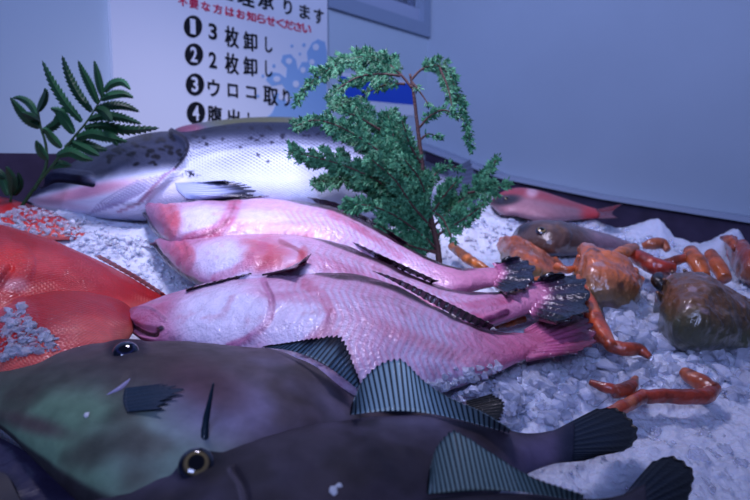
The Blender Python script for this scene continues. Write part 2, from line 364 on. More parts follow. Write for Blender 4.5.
wrd('choice_character', [('3', 213, 31.5, 8, 16), ('枚', 232, 37, 13, 20), ('卸', 250.5, 41.5, 13, 18), ('し', 269, 45, 7, 15)], M['ink'], sgn)
wrd('choice_character', [('2', 213, 60, 7.5, 16), ('枚', 232, 63.5, 13, 20), ('卸', 250.5, 66.5, 13, 18), ('し', 269, 69, 7, 16)], M['ink'], sgn)
wrd('choice_character', [('ウ', 214, 88, 12, 17), ('ロ', 233, 90.5, 10, 13), ('コ', 251.5, 92.5, 10, 12), ('取', 271, 96, 14, 18), ('り', 286.5, 98, 7, 17)], M['ink'], sgn)
wrd('choice_character', [('腹', 215, 115, 14, 18), ('出', 234, 118, 12, 17), ('し', 251.5, 120, 7, 14)], M['ink'], sgn)
# generic spray of waves, light blue
wpts = [(268, 150), (262, 128), (266, 118), (272, 113), (276, 104), (272, 98), (276, 92), (284, 96), (288, 106), (292, 98), (286, 90), (282, 84), (272, 86), (266, 80), (270, 72), (279, 73), (286, 78), (287, 68), (281, 62), (283, 55), (291, 54), (296, 60), (298, 70), (302, 62), (308, 62), (307, 52), (312, 43), (318, 39), (325, 42), (327, 52), (327, 150)]
dot('wave_drawing', 0, 0, 0, 0, M['wave'], sgn, pts=wpts)
for (u, v, w, h) in ((277, 79, 7, 6), (289, 61, 6, 6), (316, 47, 6, 7), (281, 97, 5, 6), (303, 70, 5, 6), (312, 62, 5, 6), (296, 84, 6, 7)):
    dot('wave_foam', u, v, w, h, M['white'], sgn, y=YS-.0016, n=16)
for (u, v, w) in ((263, 76, 3), (274, 66, 3.5), (292, 46, 3), (304, 45, 3.5), (300, 54, 2.5), (258, 96, 3)): dot('wave_drop', u, v, w, w*1.15, M['wave'], sgn, n=12)
# small poster near the corner
pst = bpy.data.objects.new('wall_poster', None); col.objects.link(pst); pst['org'] = [0, 0, 0]
tag(pst, 'small blue and white poster on the wall behind the cypress sprig', 'poster')
dot('poster_sheet', 0, 0, 0, 0, M['sign'], pst, y=YB-.003, pts=[(340, 72), (414, 82), (414, 116), (340, 112)])
dot('blue_band', 0, 0, 0, 0, M['blue'], pst, y=YB-.004, pts=[(340, 76), (414, 84), (414, 105), (340, 98)])
# ------------------------------------------------------------------ the tray
def wall_prism(name, top, bot, y0, y1, m, axis=1, par=None):
    n = len(top); A = [wallpt(np.array(float(u)), np.array(float(v)), axis, y0) for u, v in top+bot[::-1]]
    B = [a.copy() for a in A]
    for b in B: b[axis] = y1
    N_ = len(A); V = A+B; Fc = [tuple(range(N_)), tuple(range(2*N_-1, N_-1, -1))]+[(i, i+N_, (i+1) % N_+N_, (i+1) % N_) for i in range(N_)]
    return mesh(name, V, Fc, m, par, smooth=False, world=True)
tray = bpy.data.objects.new('display_tray', None); col.objects.link(tray); tray['org'] = [0, 0, 0]; tray['kind'] = 'structure'
wall_prism('tray_back_side', [(-300, 155), (0, 153), (200, 155), (419, 150)], [(-300, 300), (0, 260), (200, 240), (421, 190)], YB-.03, YB-.002, M['darksteel'], par=tray)
wall_prism('tray_right_side', [(425, 152), (500, 178.5), (600, 198), (750, 222), (1100, 275)], [(425, 215), (500, 245), (600, 280), (750, 330), (1100, 480)], XR-.03, XR-.002, M['darksteel'], axis=0, par=tray)
wall_prism('tray_right_lip', [(418, 143), (500, 174.5), (600, 195), (750, 217.5), (1100, 270)], [(418, 148), (500, 178.5), (600, 199), (750, 223), (1100, 277)], XR-.045, XR-.001, M['lip'], axis=0, par=tray)
def corner_sheet(name, quad, m, h, seed):
    a = spl(quad[0], 60); b = spl(quad[1], 60); t = np.linspace(0, 1, 40)[:, None, None]; G = a[None]*(1-t)+b[None]*t; p = P(G[..., 0], G[..., 1], h); p[..., 2] += (fbm(p, 30, seed)-.5)*.016
    n0, n1 = p.shape[:2]; f = grid_faces(n0, n1); V = p.reshape(-1, 3); W = V-np.array((0, 0, .003)); k = n0*n1
    w = (np.r_[V, W]-np.array((0, 0, H))) @ BW.T+np.array((0, 0, HW))
    return mesh(name, w, np.r_[f, f[:, ::-1]+k], m, tray, world=True)
M['corner_sheet'] = mat('dark_violet_sheet', (.20, .18, .29), rough=.35, bump=[('noise', 60, .004, .5)]); M['greyrim'] = mat('tray_front_rim', (.27, .25, .26), rough=.6)
corner_sheet('dark_corner_sheet', ([(-60, 400), (20, 450), (60, 480), (110, 530)], [(-60, 470), (0, 475), (20, 500), (40, 560)]), M['corner_sheet'], .022, 3)  # dark violet sheet laid over the ice in the lower left corner
corner_sheet('tray_front_rim', ([(-60, 466), (0, 472), (20, 498), (44, 560)], [(-120, 500), (-60, 510), (-40, 530), (-20, 580)]), M['greyrim'], .03, 4)
# ------------------------------------------------------------------ the bed of ice
MOUNDS = [(u, v, r, h) for (u, v, r, h) in ((120, 240, .07, .018), (70, 222, .05, .014), (470, 392, .04, .014), (530, 385, .04, .012), (690, 228, .045, .06), (655, 232, .04, .035), (728, 252, .035, .04), (575, 215, .08, .006), (480, 225, .08, .01), (620, 330, .03, .012), (700, 345, .05, .008), (10, 350, .04, .014), (560, 235, .06, .0), (640, 222, .04, .006))]
MP = [(P(np.array(float(u)), np.array(float(v))), r, h) for u, v, r, h in MOUNDS]
def ice_h(x, y):
    p = np.stack([x, y, 0*x], -1)
    h = (fbm(p, 14, 3)-.5)*.018+(fbm(p, 55, 9)-.5)*.010+np.abs(fbm(p, 160, 5)-.5)*.008-.004
    for c, r, k in MP: h = h+k*np.exp(-((x-c[0])**2+(y-c[1])**2)/(r*r*.7))
    return h
VV = np.r_[np.geomspace(1., 8.6, 420)]
lim = np.array([(-350, 236), (0, 200), (380, 168), (427, 162), (500, 188), (600, 213), (750, 250), (1000, 310)])
uu = np.linspace(-330, 960, 700); vt = np.interp(uu, lim[:, 0], lim[:, 1])+7
tt = np.linspace(0, 1, 460)**1.35
U = np.repeat(uu[None], 460, 0); Vv = vt[None]+(620-vt[None])*tt[:, None]
G = P(U, Vv, 0.); G[..., 2] = ice_h(G[..., 0], G[..., 1])
n0, n1 = G.shape[:2]; f = grid_faces(n0, n1, flip=False)
nrm = np.cross(G[1, 0]-G[0, 0], G[0, 1]-G[0, 0])
ice = mesh('crushed_ice', G.reshape(-1, 3), f if nrm[2] > 0 else f[:, ::-1].copy(), M['ice'], org=(0, 0, 0)); tag(ice, 'bed of white crushed ice under all the fish and crabs', 'ice', kind='stuff')
# loose lumps: convex hulls of random points
import bmesh
HUL = []
for k in range(14):
    bm = bmesh.new(); pr = RNG.normal(size=(13, 3)); pr /= np.linalg.norm(pr, axis=1)[:, None]; pr *= np.array((1, RNG.uniform(.6, 1), RNG.uniform(.45, .85)))
    for q in pr: bm.verts.new(q)
    r_ = bmesh.ops.convex_hull(bm, input=bm.verts); bmesh.ops.bevel(bm, geom=[e for e in bm.edges], offset=.05, segments=1, affect='EDGES', clamp_overlap=True)
    bm.verts.index_update(); bm.verts.ensure_lookup_table()
    HUL.append((np.array([v.co[:] for v in bm.verts]), [tuple(v.index for v in f_.verts) for f_ in bm.faces])); bm.free()
def lumps(name, spots, m, label, smooth=False):
    V = []; Fc = []; k = 0
    for (u, v, px, hh) in spots:
        if v < np.interp(u, lim[:, 0], lim[:, 1])+11: continue
        c = P(np.array(u), np.array(v), 0.); z = float(ice_h(c[0:1], c[1:2])[0])+hh; c = P(np.array(u), np.array(v), z)
        s = px*depth(np.array(u), np.array(v), z)/F
        g, f_ = HUL[RNG.randint(len(HUL))]; a = RNG.uniform(0, 6.28); tl = RNG.normal()*.5
        R = np.array(Matrix.Rotation(a, 3, 'Z') @ Matrix.Rotation(tl, 3, 'X'))
        V.append(g@R.T*s+c); Fc += [tuple(i+k for i in q) for q in f_]; k += len(g)
    o = mesh(name, np.concatenate(V), Fc, m, org=(0, 0, 0), smooth=smooth); tag(o, label, 'ice', kind='stuff'); return o
def lumps_on(name, info, poly, n, s0, s1, label, m='chunk'):
    V = []; Fc = []; k = 0
    for (u, v, px, hh) in scatter(poly, n, s0, s1, 0, .0):
        c = info['top'](u, v); s = px*depth(np.array(u), np.array(v), c[2])/F; g, f_ = HUL[RNG.randint(len(HUL))]; R = np.array(Matrix.Rotation(RNG.uniform(0, 6.28), 3, 'Z') @ Matrix.Rotation(RNG.normal()*.4, 3, 'X'))
        V.append(g@R.T*s+c+np.array((0, 0, s*.15))); Fc += [tuple(i+k for i in q) for q in f_]; k += len(g)
    o = mesh(name, np.concatenate(V), Fc, M[m], org=(0, 0, 0), smooth=False); tag(o, label, 'ice', kind='stuff')
def inpoly(x, y, p):
    c = False
    for (x0, y0), (x1, y1) in zip(p, p[1:]+p[:1]):
        if (y0 > y) != (y1 > y) and x < (x1-x0)*(y-y0)/(y1-y0)+x0: c = not c
    return c
def scatter(poly, n, s0, s1, h=0., hj=.002):
    xs = [p[0] for p in poly]; ys = [p[1] for p in poly]; o = []
    while len(o) < n:
        x = RNG.uniform(min(xs), max(xs)); y = RNG.uniform(min(ys), max(ys))
        if inpoly(x, y, poly): o.append((x, y, s0+(s1-s0)*RNG.uniform()**2.2, h+RNG.normal()*hj))
    return o
SP_G = scatter([(40, 208), (140, 208), (152, 235), (168, 268), (190, 285), (165, 300), (120, 270), (60, 240)], 900, 1.2, 4.5)
SP_G += scatter([(430, 190), (500, 180), (600, 205), (750, 240), (750, 300), (640, 330), (560, 300), (440, 260)], 1700, 1.2, 4.5)
SP_G += scatter([(440, 340), (600, 345), (750, 320), (750, 500), (560, 500), (560, 440), (440, 430)], 500, 1.2, 4.5, -.001)
SP_C = scatter([(500, 355), (600, 352), (650, 355), (640, 385), (600, 400), (570, 412), (545, 425), (510, 428), (480, 395)], 230, 6, 15, .001, .003)
SP_C += scatter([(600, 340), (700, 335), (750, 340), (750, 400), (700, 395), (640, 385)], 120, 6, 15, .001, .002)
SP_C += scatter([(590, 285), (640, 290), (660, 330), (650, 350), (620, 340)], 50, 7, 16, .005, .003)
SP_C += scatter([(445, 385), (500, 360), (520, 425), (490, 420), (455, 402)], 70, 4, 10, .012, .004)
SP_C += scatter([(640, 400), (750, 390), (750, 500), (600, 500), (640, 450)], 120, 3, 14, -.006, .002)
SP_C += scatter([(450, 225), (530, 215), (640, 215), (740, 250), (690, 275), (600, 240)], 150, 3, 7, .001, .003)
lumps('ice_granules', SP_G, M['ice'], 'fine white ice crumbs strewn over the ice bed')
lumps('ice_lumps', SP_C, M['chunk'], 'clear broken ice lumps lying on the ice bed at right')
SECTION_MARK = 2
# ================================================================== FILEFISH
def nz(c, sc, seed=0, oc=3): return fbm(c['p'], sc, seed, oc)
EYEC = [(0, (.01, .01, .03)), (.42, (.01, .01, .03)), (.48, (.52, .45, .28)), (.64, (.46, .40, .28)), (.76, (.03, .03, .05)), (.9, (.10, .12, .22)), (1, (.12, .11, .15))]
def file_col_a(c):
    u, v = c['u'], c['v']; N = c['u'].shape; k = np.ones(N+(3,))*np.array((.37, .33, .37))
    k = mixc(k, (.46, .60, .48), blob(u, v, 75, 440, 130, 62, 12, .5)*.95)
    k = mixc(k, (.26, .24, .22), blob(u, v, 60, 372, 90, 18, -12, .7)*.6); k = mixc(k, (.15, .16, .12), ss(.56, .72, nz(c, 26, 77))*.4)
    k = mixc(k, (.58, .68, .64), blob(u, v, 165, 450, 60, 40, 0, .7)*.8)
    k = mixc(k, (.58, .55, .72), blob(u, v, 225, 410, 60, 30, 0, .8)*.7)
    k = mixc(k, (.30, .25, .24), blob(u, v, 190, 365, 70, 16, 5, .8)*.7)
    k = mixc(k, (.26, .22, .21), ss(.5, .68, nz(c, 22, 4))*.6)
    k = mixc(k, (.33, .22, .26), blob(u, v, 205, 385, 38, 18, 20, .8)*.8)
    k = mixc(k, (.50, .48, .62), ss(.52, .7, nz(c, 16, 14))*.4*ss(120, 220, u))
    k = mixc(k, (.36, .25, .27), blob(u, v, 35, 425, 30, 8, 15, .8)*.7)
    
    k = mixc(k, (.35, .28, .35), blob(u, v, 132, 400, 8, 12, 0, .5)*.6)
    k = mixc(k, (.10, .09, .14), blob(u, v, 127, 348, 19, 12, 0, .4)*.8)
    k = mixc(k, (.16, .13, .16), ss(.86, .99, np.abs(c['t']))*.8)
    return k
def file_disp_a(c):
    u, v = c['u'], c['v']
    return (-.0008*line(u, v, [(130, 376), (121, 386), (110, 392)], 6)+.003*blob(u, v, 127, 348, 17, 11, 0, .6)+(nz(c, 40, 8)-.5)*.003)*c['up']
fa = empty('filefish', 'greenish filefish with a teal patch and eye at its top edge, front left', 'fish', P(np.array(200.), np.array(420.), 0.), 'filefish lying in the front row')
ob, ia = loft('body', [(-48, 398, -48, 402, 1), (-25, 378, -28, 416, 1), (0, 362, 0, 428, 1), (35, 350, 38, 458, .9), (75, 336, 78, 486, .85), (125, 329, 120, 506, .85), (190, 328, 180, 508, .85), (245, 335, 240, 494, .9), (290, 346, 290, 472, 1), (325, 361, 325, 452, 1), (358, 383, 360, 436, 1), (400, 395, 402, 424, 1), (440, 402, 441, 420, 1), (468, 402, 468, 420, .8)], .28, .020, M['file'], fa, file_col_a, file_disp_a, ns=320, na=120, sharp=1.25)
DKW = (.05, .08, .14)
za = lambda u, v: ia['z_at'](u, v)
hb = ia['z_at']([262, 300, 330, 358], [345, 352, 364, 384])
pass
fin('tail_fin', [(466, 402), (468, 411), (467, 420)], [(492, 394), (504, 403), (500, 420)], .04, .05, M['fin'], fa, 9, (.02, .03, .05), (.01, .02, .03))
tube('gill_slit', [ia['top'](x, y)+np.array((0, 0, -.0004)) for x, y in ((130, 377), (125, 383), (117, 389), (107, 394))], [.0004, .0016, .0018, .0005], M['fin'], fa, (.62, .60, .74))
tp = [float(ia['top'](x, y)[2]) for x, y in ((125, 398), (170, 394))]
fin('pectoral_fin', [(125, 388), (123, 400), (127, 412)], [(160, 384), (178, 387), (180, 392), (166, 400), (160, 409)], tp[0]+.0005, tp[1]+.003, M['fin'], fa, 7, (.07, .17, .25), (.05, .13, .20), ctip=(.14, .19, .26), jag=.2, thick=.0004, ray=.05)
e_ = ia['top'](126, 349); disc_eye('eye', 0, 0, e_+np.array((0, -.001, .0)), .0085, fa, [(0, (.01, .01, .03)), (.5, (.02, .02, .06)), (.6, (.12, .14, .3)), (.8, (.04, .05, .1)), (1, (.12, .12, .18))], .6, tilt=(0, -.25))
def file_col_b(c):
    u, v = c['u'], c['v']; k = np.ones(u.shape+(3,))*np.array((.27, .24, .28))
    k = mixc(k, (.40, .38, .48), ss(.45, .68, nz(c, 14, 24))*.8)
    k = mixc(k, (.17, .15, .16), ss(.5, .7, nz(c, 30, 31))*.6)
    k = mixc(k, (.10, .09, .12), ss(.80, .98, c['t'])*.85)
    k = mixc(k, (.40, .36, .50), blob(u, v, 545, 450, 40, 16, -20, .8)*.7); k = mixc(k, (.10, .13, .20), ss(548, 572, u)*.8)
    k = mixc(k, (.08, .07, .10), blob(u, v, 196, 464, 25, 17, 0, .4)*.7)
    k = mixc(k, (.18, .20, .42), blob(u, v, 172, 462, 10, 12, 0, .6)*.7)
    k = mixc(k, (.48, .45, .50), line(u, v, [(230, 470), (238, 482), (243, 500)], 4)*.8)
    return k
def file_disp_b(c):
    u, v = c['u'], c['v']
    return (.004*blob(u, v, 196, 464, 22, 15, 0, .6)-.002*line(u, v, [(234, 470), (242, 482), (247, 500)], 5)+(nz(c, 40, 18)-.5)*.003)*c['up']
fb = empty('filefish', 'dark grey filefish with a golden-ringed eye and upright head spine, front row', 'fish', P(np.array(330.), np.array(480.), 0.), 'filefish lying in the front row')
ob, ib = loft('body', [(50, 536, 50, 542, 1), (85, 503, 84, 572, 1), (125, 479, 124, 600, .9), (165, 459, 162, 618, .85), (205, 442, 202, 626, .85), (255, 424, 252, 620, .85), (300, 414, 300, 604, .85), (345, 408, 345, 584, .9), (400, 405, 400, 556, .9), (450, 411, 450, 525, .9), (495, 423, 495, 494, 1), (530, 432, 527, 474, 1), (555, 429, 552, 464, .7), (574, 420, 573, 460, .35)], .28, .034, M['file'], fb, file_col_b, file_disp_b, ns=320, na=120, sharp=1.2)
hb = ib['z_at']([352, 400, 450, 508], [408, 406, 412, 428])
fin('dorsal_fin', [(350, 414), (400, 411), (450, 417), (509, 432)], [(353, 402), (364, 378), (384, 362), (402, 360.5), (424, 381), (450, 398), (480, 411), (511, 429)], hb+.008, hb+.024, M['fin'], fb, 32, (.60, .72, .76), (.03, .05, .08), jag=.05)
hb = ib['z_at']([570, 573, 573], [424, 440, 458])
fin('tail_fin', [(552, 432), (558, 444), (550, 463)], [(596, 409), (618, 409), (636, 426), (637, 438), (626, 450), (600, 456), (584, 461)], hb, hb-.004, M['fin'], fb, 12, (.06, .10, .16), (.04, .07, .11), ctip=(.02, .03, .05), jag=.03, thick=.0008, ray=.15, cbase=(.12, .15, .22))
e_ = ib['top'](196, 464); ey = disc_eye('eye', 0, 0, e_+np.array((0, 0, .0005)), .0092, fb, EYEC, .5, look=.62)
s0 = ib['top'](204, 447); D_ = float(depth(np.array(204.), np.array(440.), s0[2]))
tube('head_spine', [s0-np.array((0, 0, .004)), Q(206., 420., D_-.002), Q(210., 400., D_-.004), Q(213.5, 383., D_-.004)], [.0026, .0019, .0013, .0005], M['fin'], fb, (.12, .19, .24), bump=.3)
def file_col_c(c):
    k = np.ones(c['u'].shape+(3,))*np.array((.24, .22, .26)); k = mixc(k, (.36, .34, .42), ss(.45, .68, nz(c, 16, 44))*.7)
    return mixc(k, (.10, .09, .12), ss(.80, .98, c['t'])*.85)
fc = empty('filefish', 'nearest filefish, only its back fin and dark tail show at the bottom edge', 'fish', P(np.array(500.), np.array(500.), 0.), 'filefish lying in the front row')
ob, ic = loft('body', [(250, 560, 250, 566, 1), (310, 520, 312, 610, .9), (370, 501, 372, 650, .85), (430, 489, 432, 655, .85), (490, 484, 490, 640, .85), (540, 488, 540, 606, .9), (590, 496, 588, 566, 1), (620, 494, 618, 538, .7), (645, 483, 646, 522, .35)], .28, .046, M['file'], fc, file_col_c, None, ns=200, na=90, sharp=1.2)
hb = ic['z_at']([430, 480, 530, 580], [489, 484, 487, 496])
fin('dorsal_fin', [(427, 494), (480, 490), (530, 493), (582, 500)], [(430, 470), (436, 448), (450, 432), (460, 433), (490, 452), (530, 476), (584, 495)], hb+.006, hb+.016, M['fin'], fc, 32, (.46, .56, .56), (.05, .07, .09), jag=.05)
hb = ic['z_at']([640, 645, 646], [486, 500, 520])
fin('tail_fin', [(622, 497), (628, 508), (622, 532)], [(652, 462), (672, 456), (691, 468), (694, 478), (688, 500), (675, 520), (660, 536)], hb, hb-.004, M['fin'], fc, 11, (.05, .08, .13), (.02, .03, .06), ctip=(.02, .025, .04), jag=.03, thick=.0008, ray=.15, cbase=(.27, .25, .30))
SECTION_MARK = 3
# ================================================================== PALE PINK FISH
def myo(c, n, amp=1.): # zig-zag muscle segments
    t = c['t']; z = np.abs(((t*1.15+10.35) % 1.)-.5)*2.8
    w = .5+.5*np.cos(2*math.pi*(c['s']*n+z*amp+.3*nz(c, 30, 3)))
    return w
def pinkcol(gill, pect, blot, backdark=.9, mouth=None, seed=0, crease=()):
    def f(c):
        u, v = c['u'], c['v']; k = np.ones(u.shape+(3,))*np.array((.79, .72, .84))
        k = mixc(k, (.82, .58, .70), ss(.35, .75, nz(c, 22, 50+seed))*.4)
        k = mixc(k, (.66, .36, .50), (1-ss(.06, .20, c['s']))*.75)
        k = mixc(k, (.80, .44, .57), ss(.72, .92, c['s'])*.8)
        k = mixc(k, (.70, .42, .56), ss(.35, .95, c['t'])*.45)
        body = ss(.3, .42, c['s'])*(1-ss(.78, .9, c['s']))*(1-ss(.6, .95, np.abs(c['t'])))
        k = mixc(k, (.78, .44, .56), myo(c, 58)**2*.42*body)
        k = mixc(k, (.84, .84, .94), blob(u, v, *gill, .35)*.75)
        k = mixc(k, (.84, .82, .93), blob(u, v, *pect, .35)*.7)
        for b in blot: k = mixc(k, b[1], blob(u, v, *b[0], .7)*b[2]*(.6+.4*ss(.35, .6, nz(c, 60, 7))))
        k = mixc(k, (.66, .32, .42), ss(.62, .85, nz(c, 75, 60+seed))*.3)
        thr = .93-.16*ss(.35, .5, c['s']); k = mixc(k, (.14, .05, .10), ss(thr, thr+.06, c['t'])*backdark*ss(.03, .08, c['s'])*(1-ss(.86, .93, c['s'])))
        k = mixc(k, (.30, .10, .18), (1-ss(-.97, -.8, c['t']))*(1-ss(.16, .26, c['s']))*.9)
        for l, w, cc, a in crease: k = mixc(k, cc, line(u, v, l, w)*a*(.55+.45*ss(.35, .6, nz(c, 60, 7))))
        if mouth: 
            for ml in mouth: k = mixc(k, (.12, .07, .12), line(u, v, ml[0], ml[1])*.9)
        return k
    return f
def pinkdisp(lines, mouth=None, bulges=(), plates=(), seed=0):
    def f(c):
        u, v = c['u'], c['v']; d = (nz(c, 35, 70+seed)-.5)*.004
        for l, w, h in lines: d = d+h*line(u, v, l, w)
        for b, h in bulges: d = d+h*blob(u, v, *b, .6)
        for b, h in plates: d = d+h*blob(u, v, *b, .09)*(.4+.6*ss(b[0]-b[2]*.6, b[0]+b[2]*.8, u))
        body = ss(.3, .42, c['s'])*(1-ss(.78, .9, c['s']))*(1-ss(.6, .95, np.abs(c['t'])))
        d = d+.0003*(myo(c, 58)-.5)*body
        if mouth:
            for ml in mouth: d = d-.004*line(u, v, ml[0], ml[1]*1.6)
        return d*c['up']
    return f
RED = (.72, .20, .26); MAG = (.70, .28, .42)
# back row first
p3 = empty('rockfish', 'farthest of the three skinned pink fish, right under the salmon fin', 'fish', P(np.array(300.), np.array(230.), 0.), 'pale pink fish side by side')
ob, i3 = loft('body', [(139, 206.5, 139, 208), (144, 203.5, 145, 218), (154, 202.5, 158, 236), (168, 202, 174, 248), (210, 199.5, 214, 252), (260, 198, 264, 254), (300, 200, 302, 258), (335, 207, 336, 264), (370, 224, 370, 270), (402, 243, 400, 276), (432, 259, 428, 288), (460, 267, 458, 294), (488, 267, 488, 288), (508, 264, 510, 284, .5)], .34, .026, M['pink'], p3,
  pinkcol((200, 222, 30, 16, 0), (262, 225, 28, 14, 0), [((170, 218, 14, 10, 60), RED, .5), ((225, 235, 22, 7, -30), RED, .35), ((270, 228, 30, 6, 0), RED, .25), ((470, 292, 30, 6, -5), MAG, .6)], mouth=[([(140, 207), (146, 222), (158, 238)], 4)], seed=1, crease=[([(235, 202), (230, 217), (214, 232), (188, 240)], 9, (.72, .30, .44), .8), ([(235, 202), (230, 217), (214, 232), (188, 240)], 2, (.45, .14, .28), .6), ([(166, 205), (174, 216), (170, 232)], 9, (.74, .26, .32), .6), ([(255, 240), (280, 236), (310, 236)], 6, RED, .4), ([(330, 214), (365, 232), (400, 256)], 5, MAG, .5)]),
  pinkdisp([([(165, 203), (170, 215), (162, 230)], 4, -.0012)], mouth=[([(140, 207), (146, 222), (158, 238)], 3)], plates=[((200, 220, 36, 22, 0), .001), ((268, 226, 26, 16, 10), .0006)], seed=1))
hb = i3['z_at']([250, 300, 340, 375, 400], [199, 200, 208, 226, 243])
fin('dorsal_fin', [(232, 199), (290, 199), (330, 206), (365, 221), (404, 244)], [(232, 197.5), (290, 196), (335, 202.5), (372, 220), (408, 243)], hb+.012, hb+.02, M['wetdark'], p3, 20, (.22, .10, .18), (.12, .05, .10), nv=6, thick=.001)
hb = i3['z_at']([500, 508], [268, 275])
fin('tail_fin', [(494, 266), (498, 275), (494, 287)], [(508, 259), (522, 257), (533, 266), (534, 277), (525, 288), (506, 294)], hb[0]+.005, hb[0]+.016, M['wetdark'], p3, 7, (.10, .06, .14), (.04, .03, .07), thick=.003, jag=.1, fold=.002, cbase=(.72, .40, .55))
p2 = empty('rockfish', 'middle one of the three skinned pink fish, with a red gill blotch', 'fish', P(np.array(320.), np.array(270.), 0.), 'pale pink fish side by side')
ob, i2 = loft('body', [(152, 243, 152, 245), (157, 239, 160, 255), (168, 237.5, 172, 268), (184, 237, 190, 280), (215, 235, 220, 292), (260, 232, 264, 302), (300, 234, 302, 308), (340, 243, 340, 312), (378, 258, 374, 314), (415, 275, 410, 322), (445, 286, 444, 330), (475, 291, 474, 332), (505, 290, 508, 322), (530, 285, 534, 313), (550, 281, 556, 310, .5)], .34, .020, M['pink'], p2,
  pinkcol((222, 258, 32, 18, -5), (290, 262, 25, 16, 0), [((268, 252, 26, 15, 30), RED, .8), ((258, 262, 14, 9, 0), RED, .6), ((180, 252, 14, 9, 40), RED, .35), ((345, 272, 70, 8, 20), MAG, .4), ((470, 322, 30, 9, -15), MAG, .8)], mouth=[([(153, 245), (163, 260), (178, 274), (195, 281)], 4)], seed=2, crease=[([(266, 238), (258, 254), (240, 268), (216, 278)], 7, (.72, .32, .46), .7), ([(280, 242), (300, 252), (304, 264)], 3, (.50, .14, .22), .7), ([(290, 270), (300, 262), (304, 250)], 6, RED, .7), ([(180, 243), (190, 254), (186, 266)], 8, (.74, .28, .36), .5), ([(420, 300), (460, 306), (510, 300)], 6, MAG, .6), ([(452, 328), (478, 324), (505, 313)], 4, (.35, .08, .25), .8)]),
  pinkdisp([([(180, 240), (185, 255), (178, 268)], 4, -.0012), ([(450, 326), (475, 322), (505, 312)], 5, .002)], mouth=[([(153, 245), (163, 260), (178, 274)], 3)], plates=[((220, 258, 40, 24, -5), .0012), ((282, 258, 30, 22, 10), .0008)], seed=2))
hb = i2['z_at']([275, 310, 350, 390, 430], [233, 235, 247, 262, 280])
fin('dorsal_fin', [(268, 233), (305, 235), (345, 245), (385, 262), (432, 282)], [(274, 229), (298, 224), (345, 239), (390, 259), (438, 281)], hb+.012, hb+.022, M['wetdark'], p2, 22, (.30, .14, .22), (.13, .06, .11), nv=7, thick=.001)
hb = i2['z_at']([548, 552], [282, 300])
fin('tail_fin', [(528, 285), (538, 298), (530, 314)], [(550, 276), (572, 273), (585, 284), (589, 300), (584, 316), (556, 320)], hb[0]+.006, hb[0]+.02, M['wetdark'], p2, 8, (.18, .08, .17), (.08, .04, .09), ctip=(.04, .02, .05), thick=.0035, jag=.1, fold=.003, cbase=(.72, .40, .55))
hb = i3['z_at']([425], [285])
fin('dark_flap', [(396, 268), (410, 272), (428, 284)], [(406, 286), (420, 291), (427, 290)], hb[0], hb[0]+.004, M['wetdark'], p3, 6, (.04, .04, .04), (.02, .02, .02), thick=.001)  # black sheet filling the gap between the farthest and middle fish
p1 = empty('rockfish', 'nearest and largest of the three skinned pink fish, with a dark ridge along its back', 'fish', P(np.array(330.), np.array(330.), 0.), 'pale pink fish side by side')
ob, i1 = loft('body', [(123, 321, 123, 323), (127, 313, 130, 331), (140, 304.5, 146, 341), (165, 294, 170, 346), (200, 284, 206, 352), (245, 274, 252, 360), (295, 267, 303, 370), (345, 268, 350, 384), (388, 279, 392, 391), (428, 299, 425, 391), (462, 318, 460, 384), (495, 330, 497, 372), (525, 333, 530, 358), (552, 330, 560, 352, .5)], .30, .016, M['pink'], p1,
  pinkcol((222, 316, 46, 32, -8), (295, 328, 32, 26, 0), [((285, 297, 40, 5, 5), MAG, .35), ((322, 340, 16, 10, -40), (.75, .35, .45), .5), ((430, 345, 60, 7, 22), (.75, .35, .42), .35), ((520, 345, 50, 14, 0), MAG, .6), ((150, 315, 25, 8, -30), MAG, .5)], mouth=[([(128, 324), (140, 331), (152, 334), (162, 329)], 3.5)], seed=3, crease=[([(263, 280), (272, 300), (269, 322), (253, 338), (230, 347)], 5, (.66, .38, .54), .8), ([(266, 282), (274, 300), (271, 322), (255, 339)], 1.8, (.48, .22, .38), .6), ([(306, 284), (322, 297), (331, 314), (324, 330), (306, 346)], 8, (.74, .40, .52), .7), ([(331, 310), (325, 330), (308, 346)], 2.5, (.55, .20, .34), .6), ([(130, 312), (150, 310), (166, 320)], 2.5, (.45, .24, .38), .7), ([(470, 372), (500, 364), (535, 352)], 4, MAG, .5)]),
  pinkdisp([([(130, 312), (150, 310), (165, 320)], 4, .0012)], mouth=[([(127, 323), (140, 330), (154, 333)], 4)], bulges=[((148, 322, 16, 10, 20), .002), ((480, 365, 16, 10, 0), .002)], plates=[((218, 316, 52, 37, -8), .0022), ((288, 326, 42, 34, 0), .0016)], seed=3), ns=360, na=130)
uu_ = [186, 245, 300, 345, 388, 428, 462, 490]; vv_ = [291, 278, 271, 272, 283, 302, 318, 328]
hb = i1['z_at'](uu_, vv_)
fin('dorsal_fin', list(zip(uu_, [x+1 for x in vv_])), [(186, 289), (245, 274.5), (300, 266.5), (345, 265.5), (390, 276), (431, 294), (465, 311), (494, 325)], hb+.012, hb+.02, M['wetdark'], p1, 44, (.28, .15, .22), (.08, .05, .08), nv=7, thick=.001, jag=.06)
hb = i1['z_at']([264, 300], [275, 271])
fin('spiny_fin', [(262, 275), (300, 271)], [(296, 268), (305, 258), (311, 254)], float(i1['top'](282, 280)[2])+np.array((-.004, -.004)), float(i1['top'](282, 280)[2])+.014, M['wetdark'], p1, 6, (.32, .18, .28), (.12, .08, .14), nv=10)
hb = i1['z_at']([550, 555], [330, 350])
fin('tail_fin', [(524, 332), (532, 344), (526, 359)], [(556, 312), (582, 308), (592, 325), (594, 344), (568, 354)], hb[0]+.003, hb[0]+.008, M['pink'], p1, 12, (.74, .38, .54), (.56, .22, .36), ctip=(.40, .16, .26), thick=.002, jag=.08, fold=.001, cbase=(.80, .44, .57))
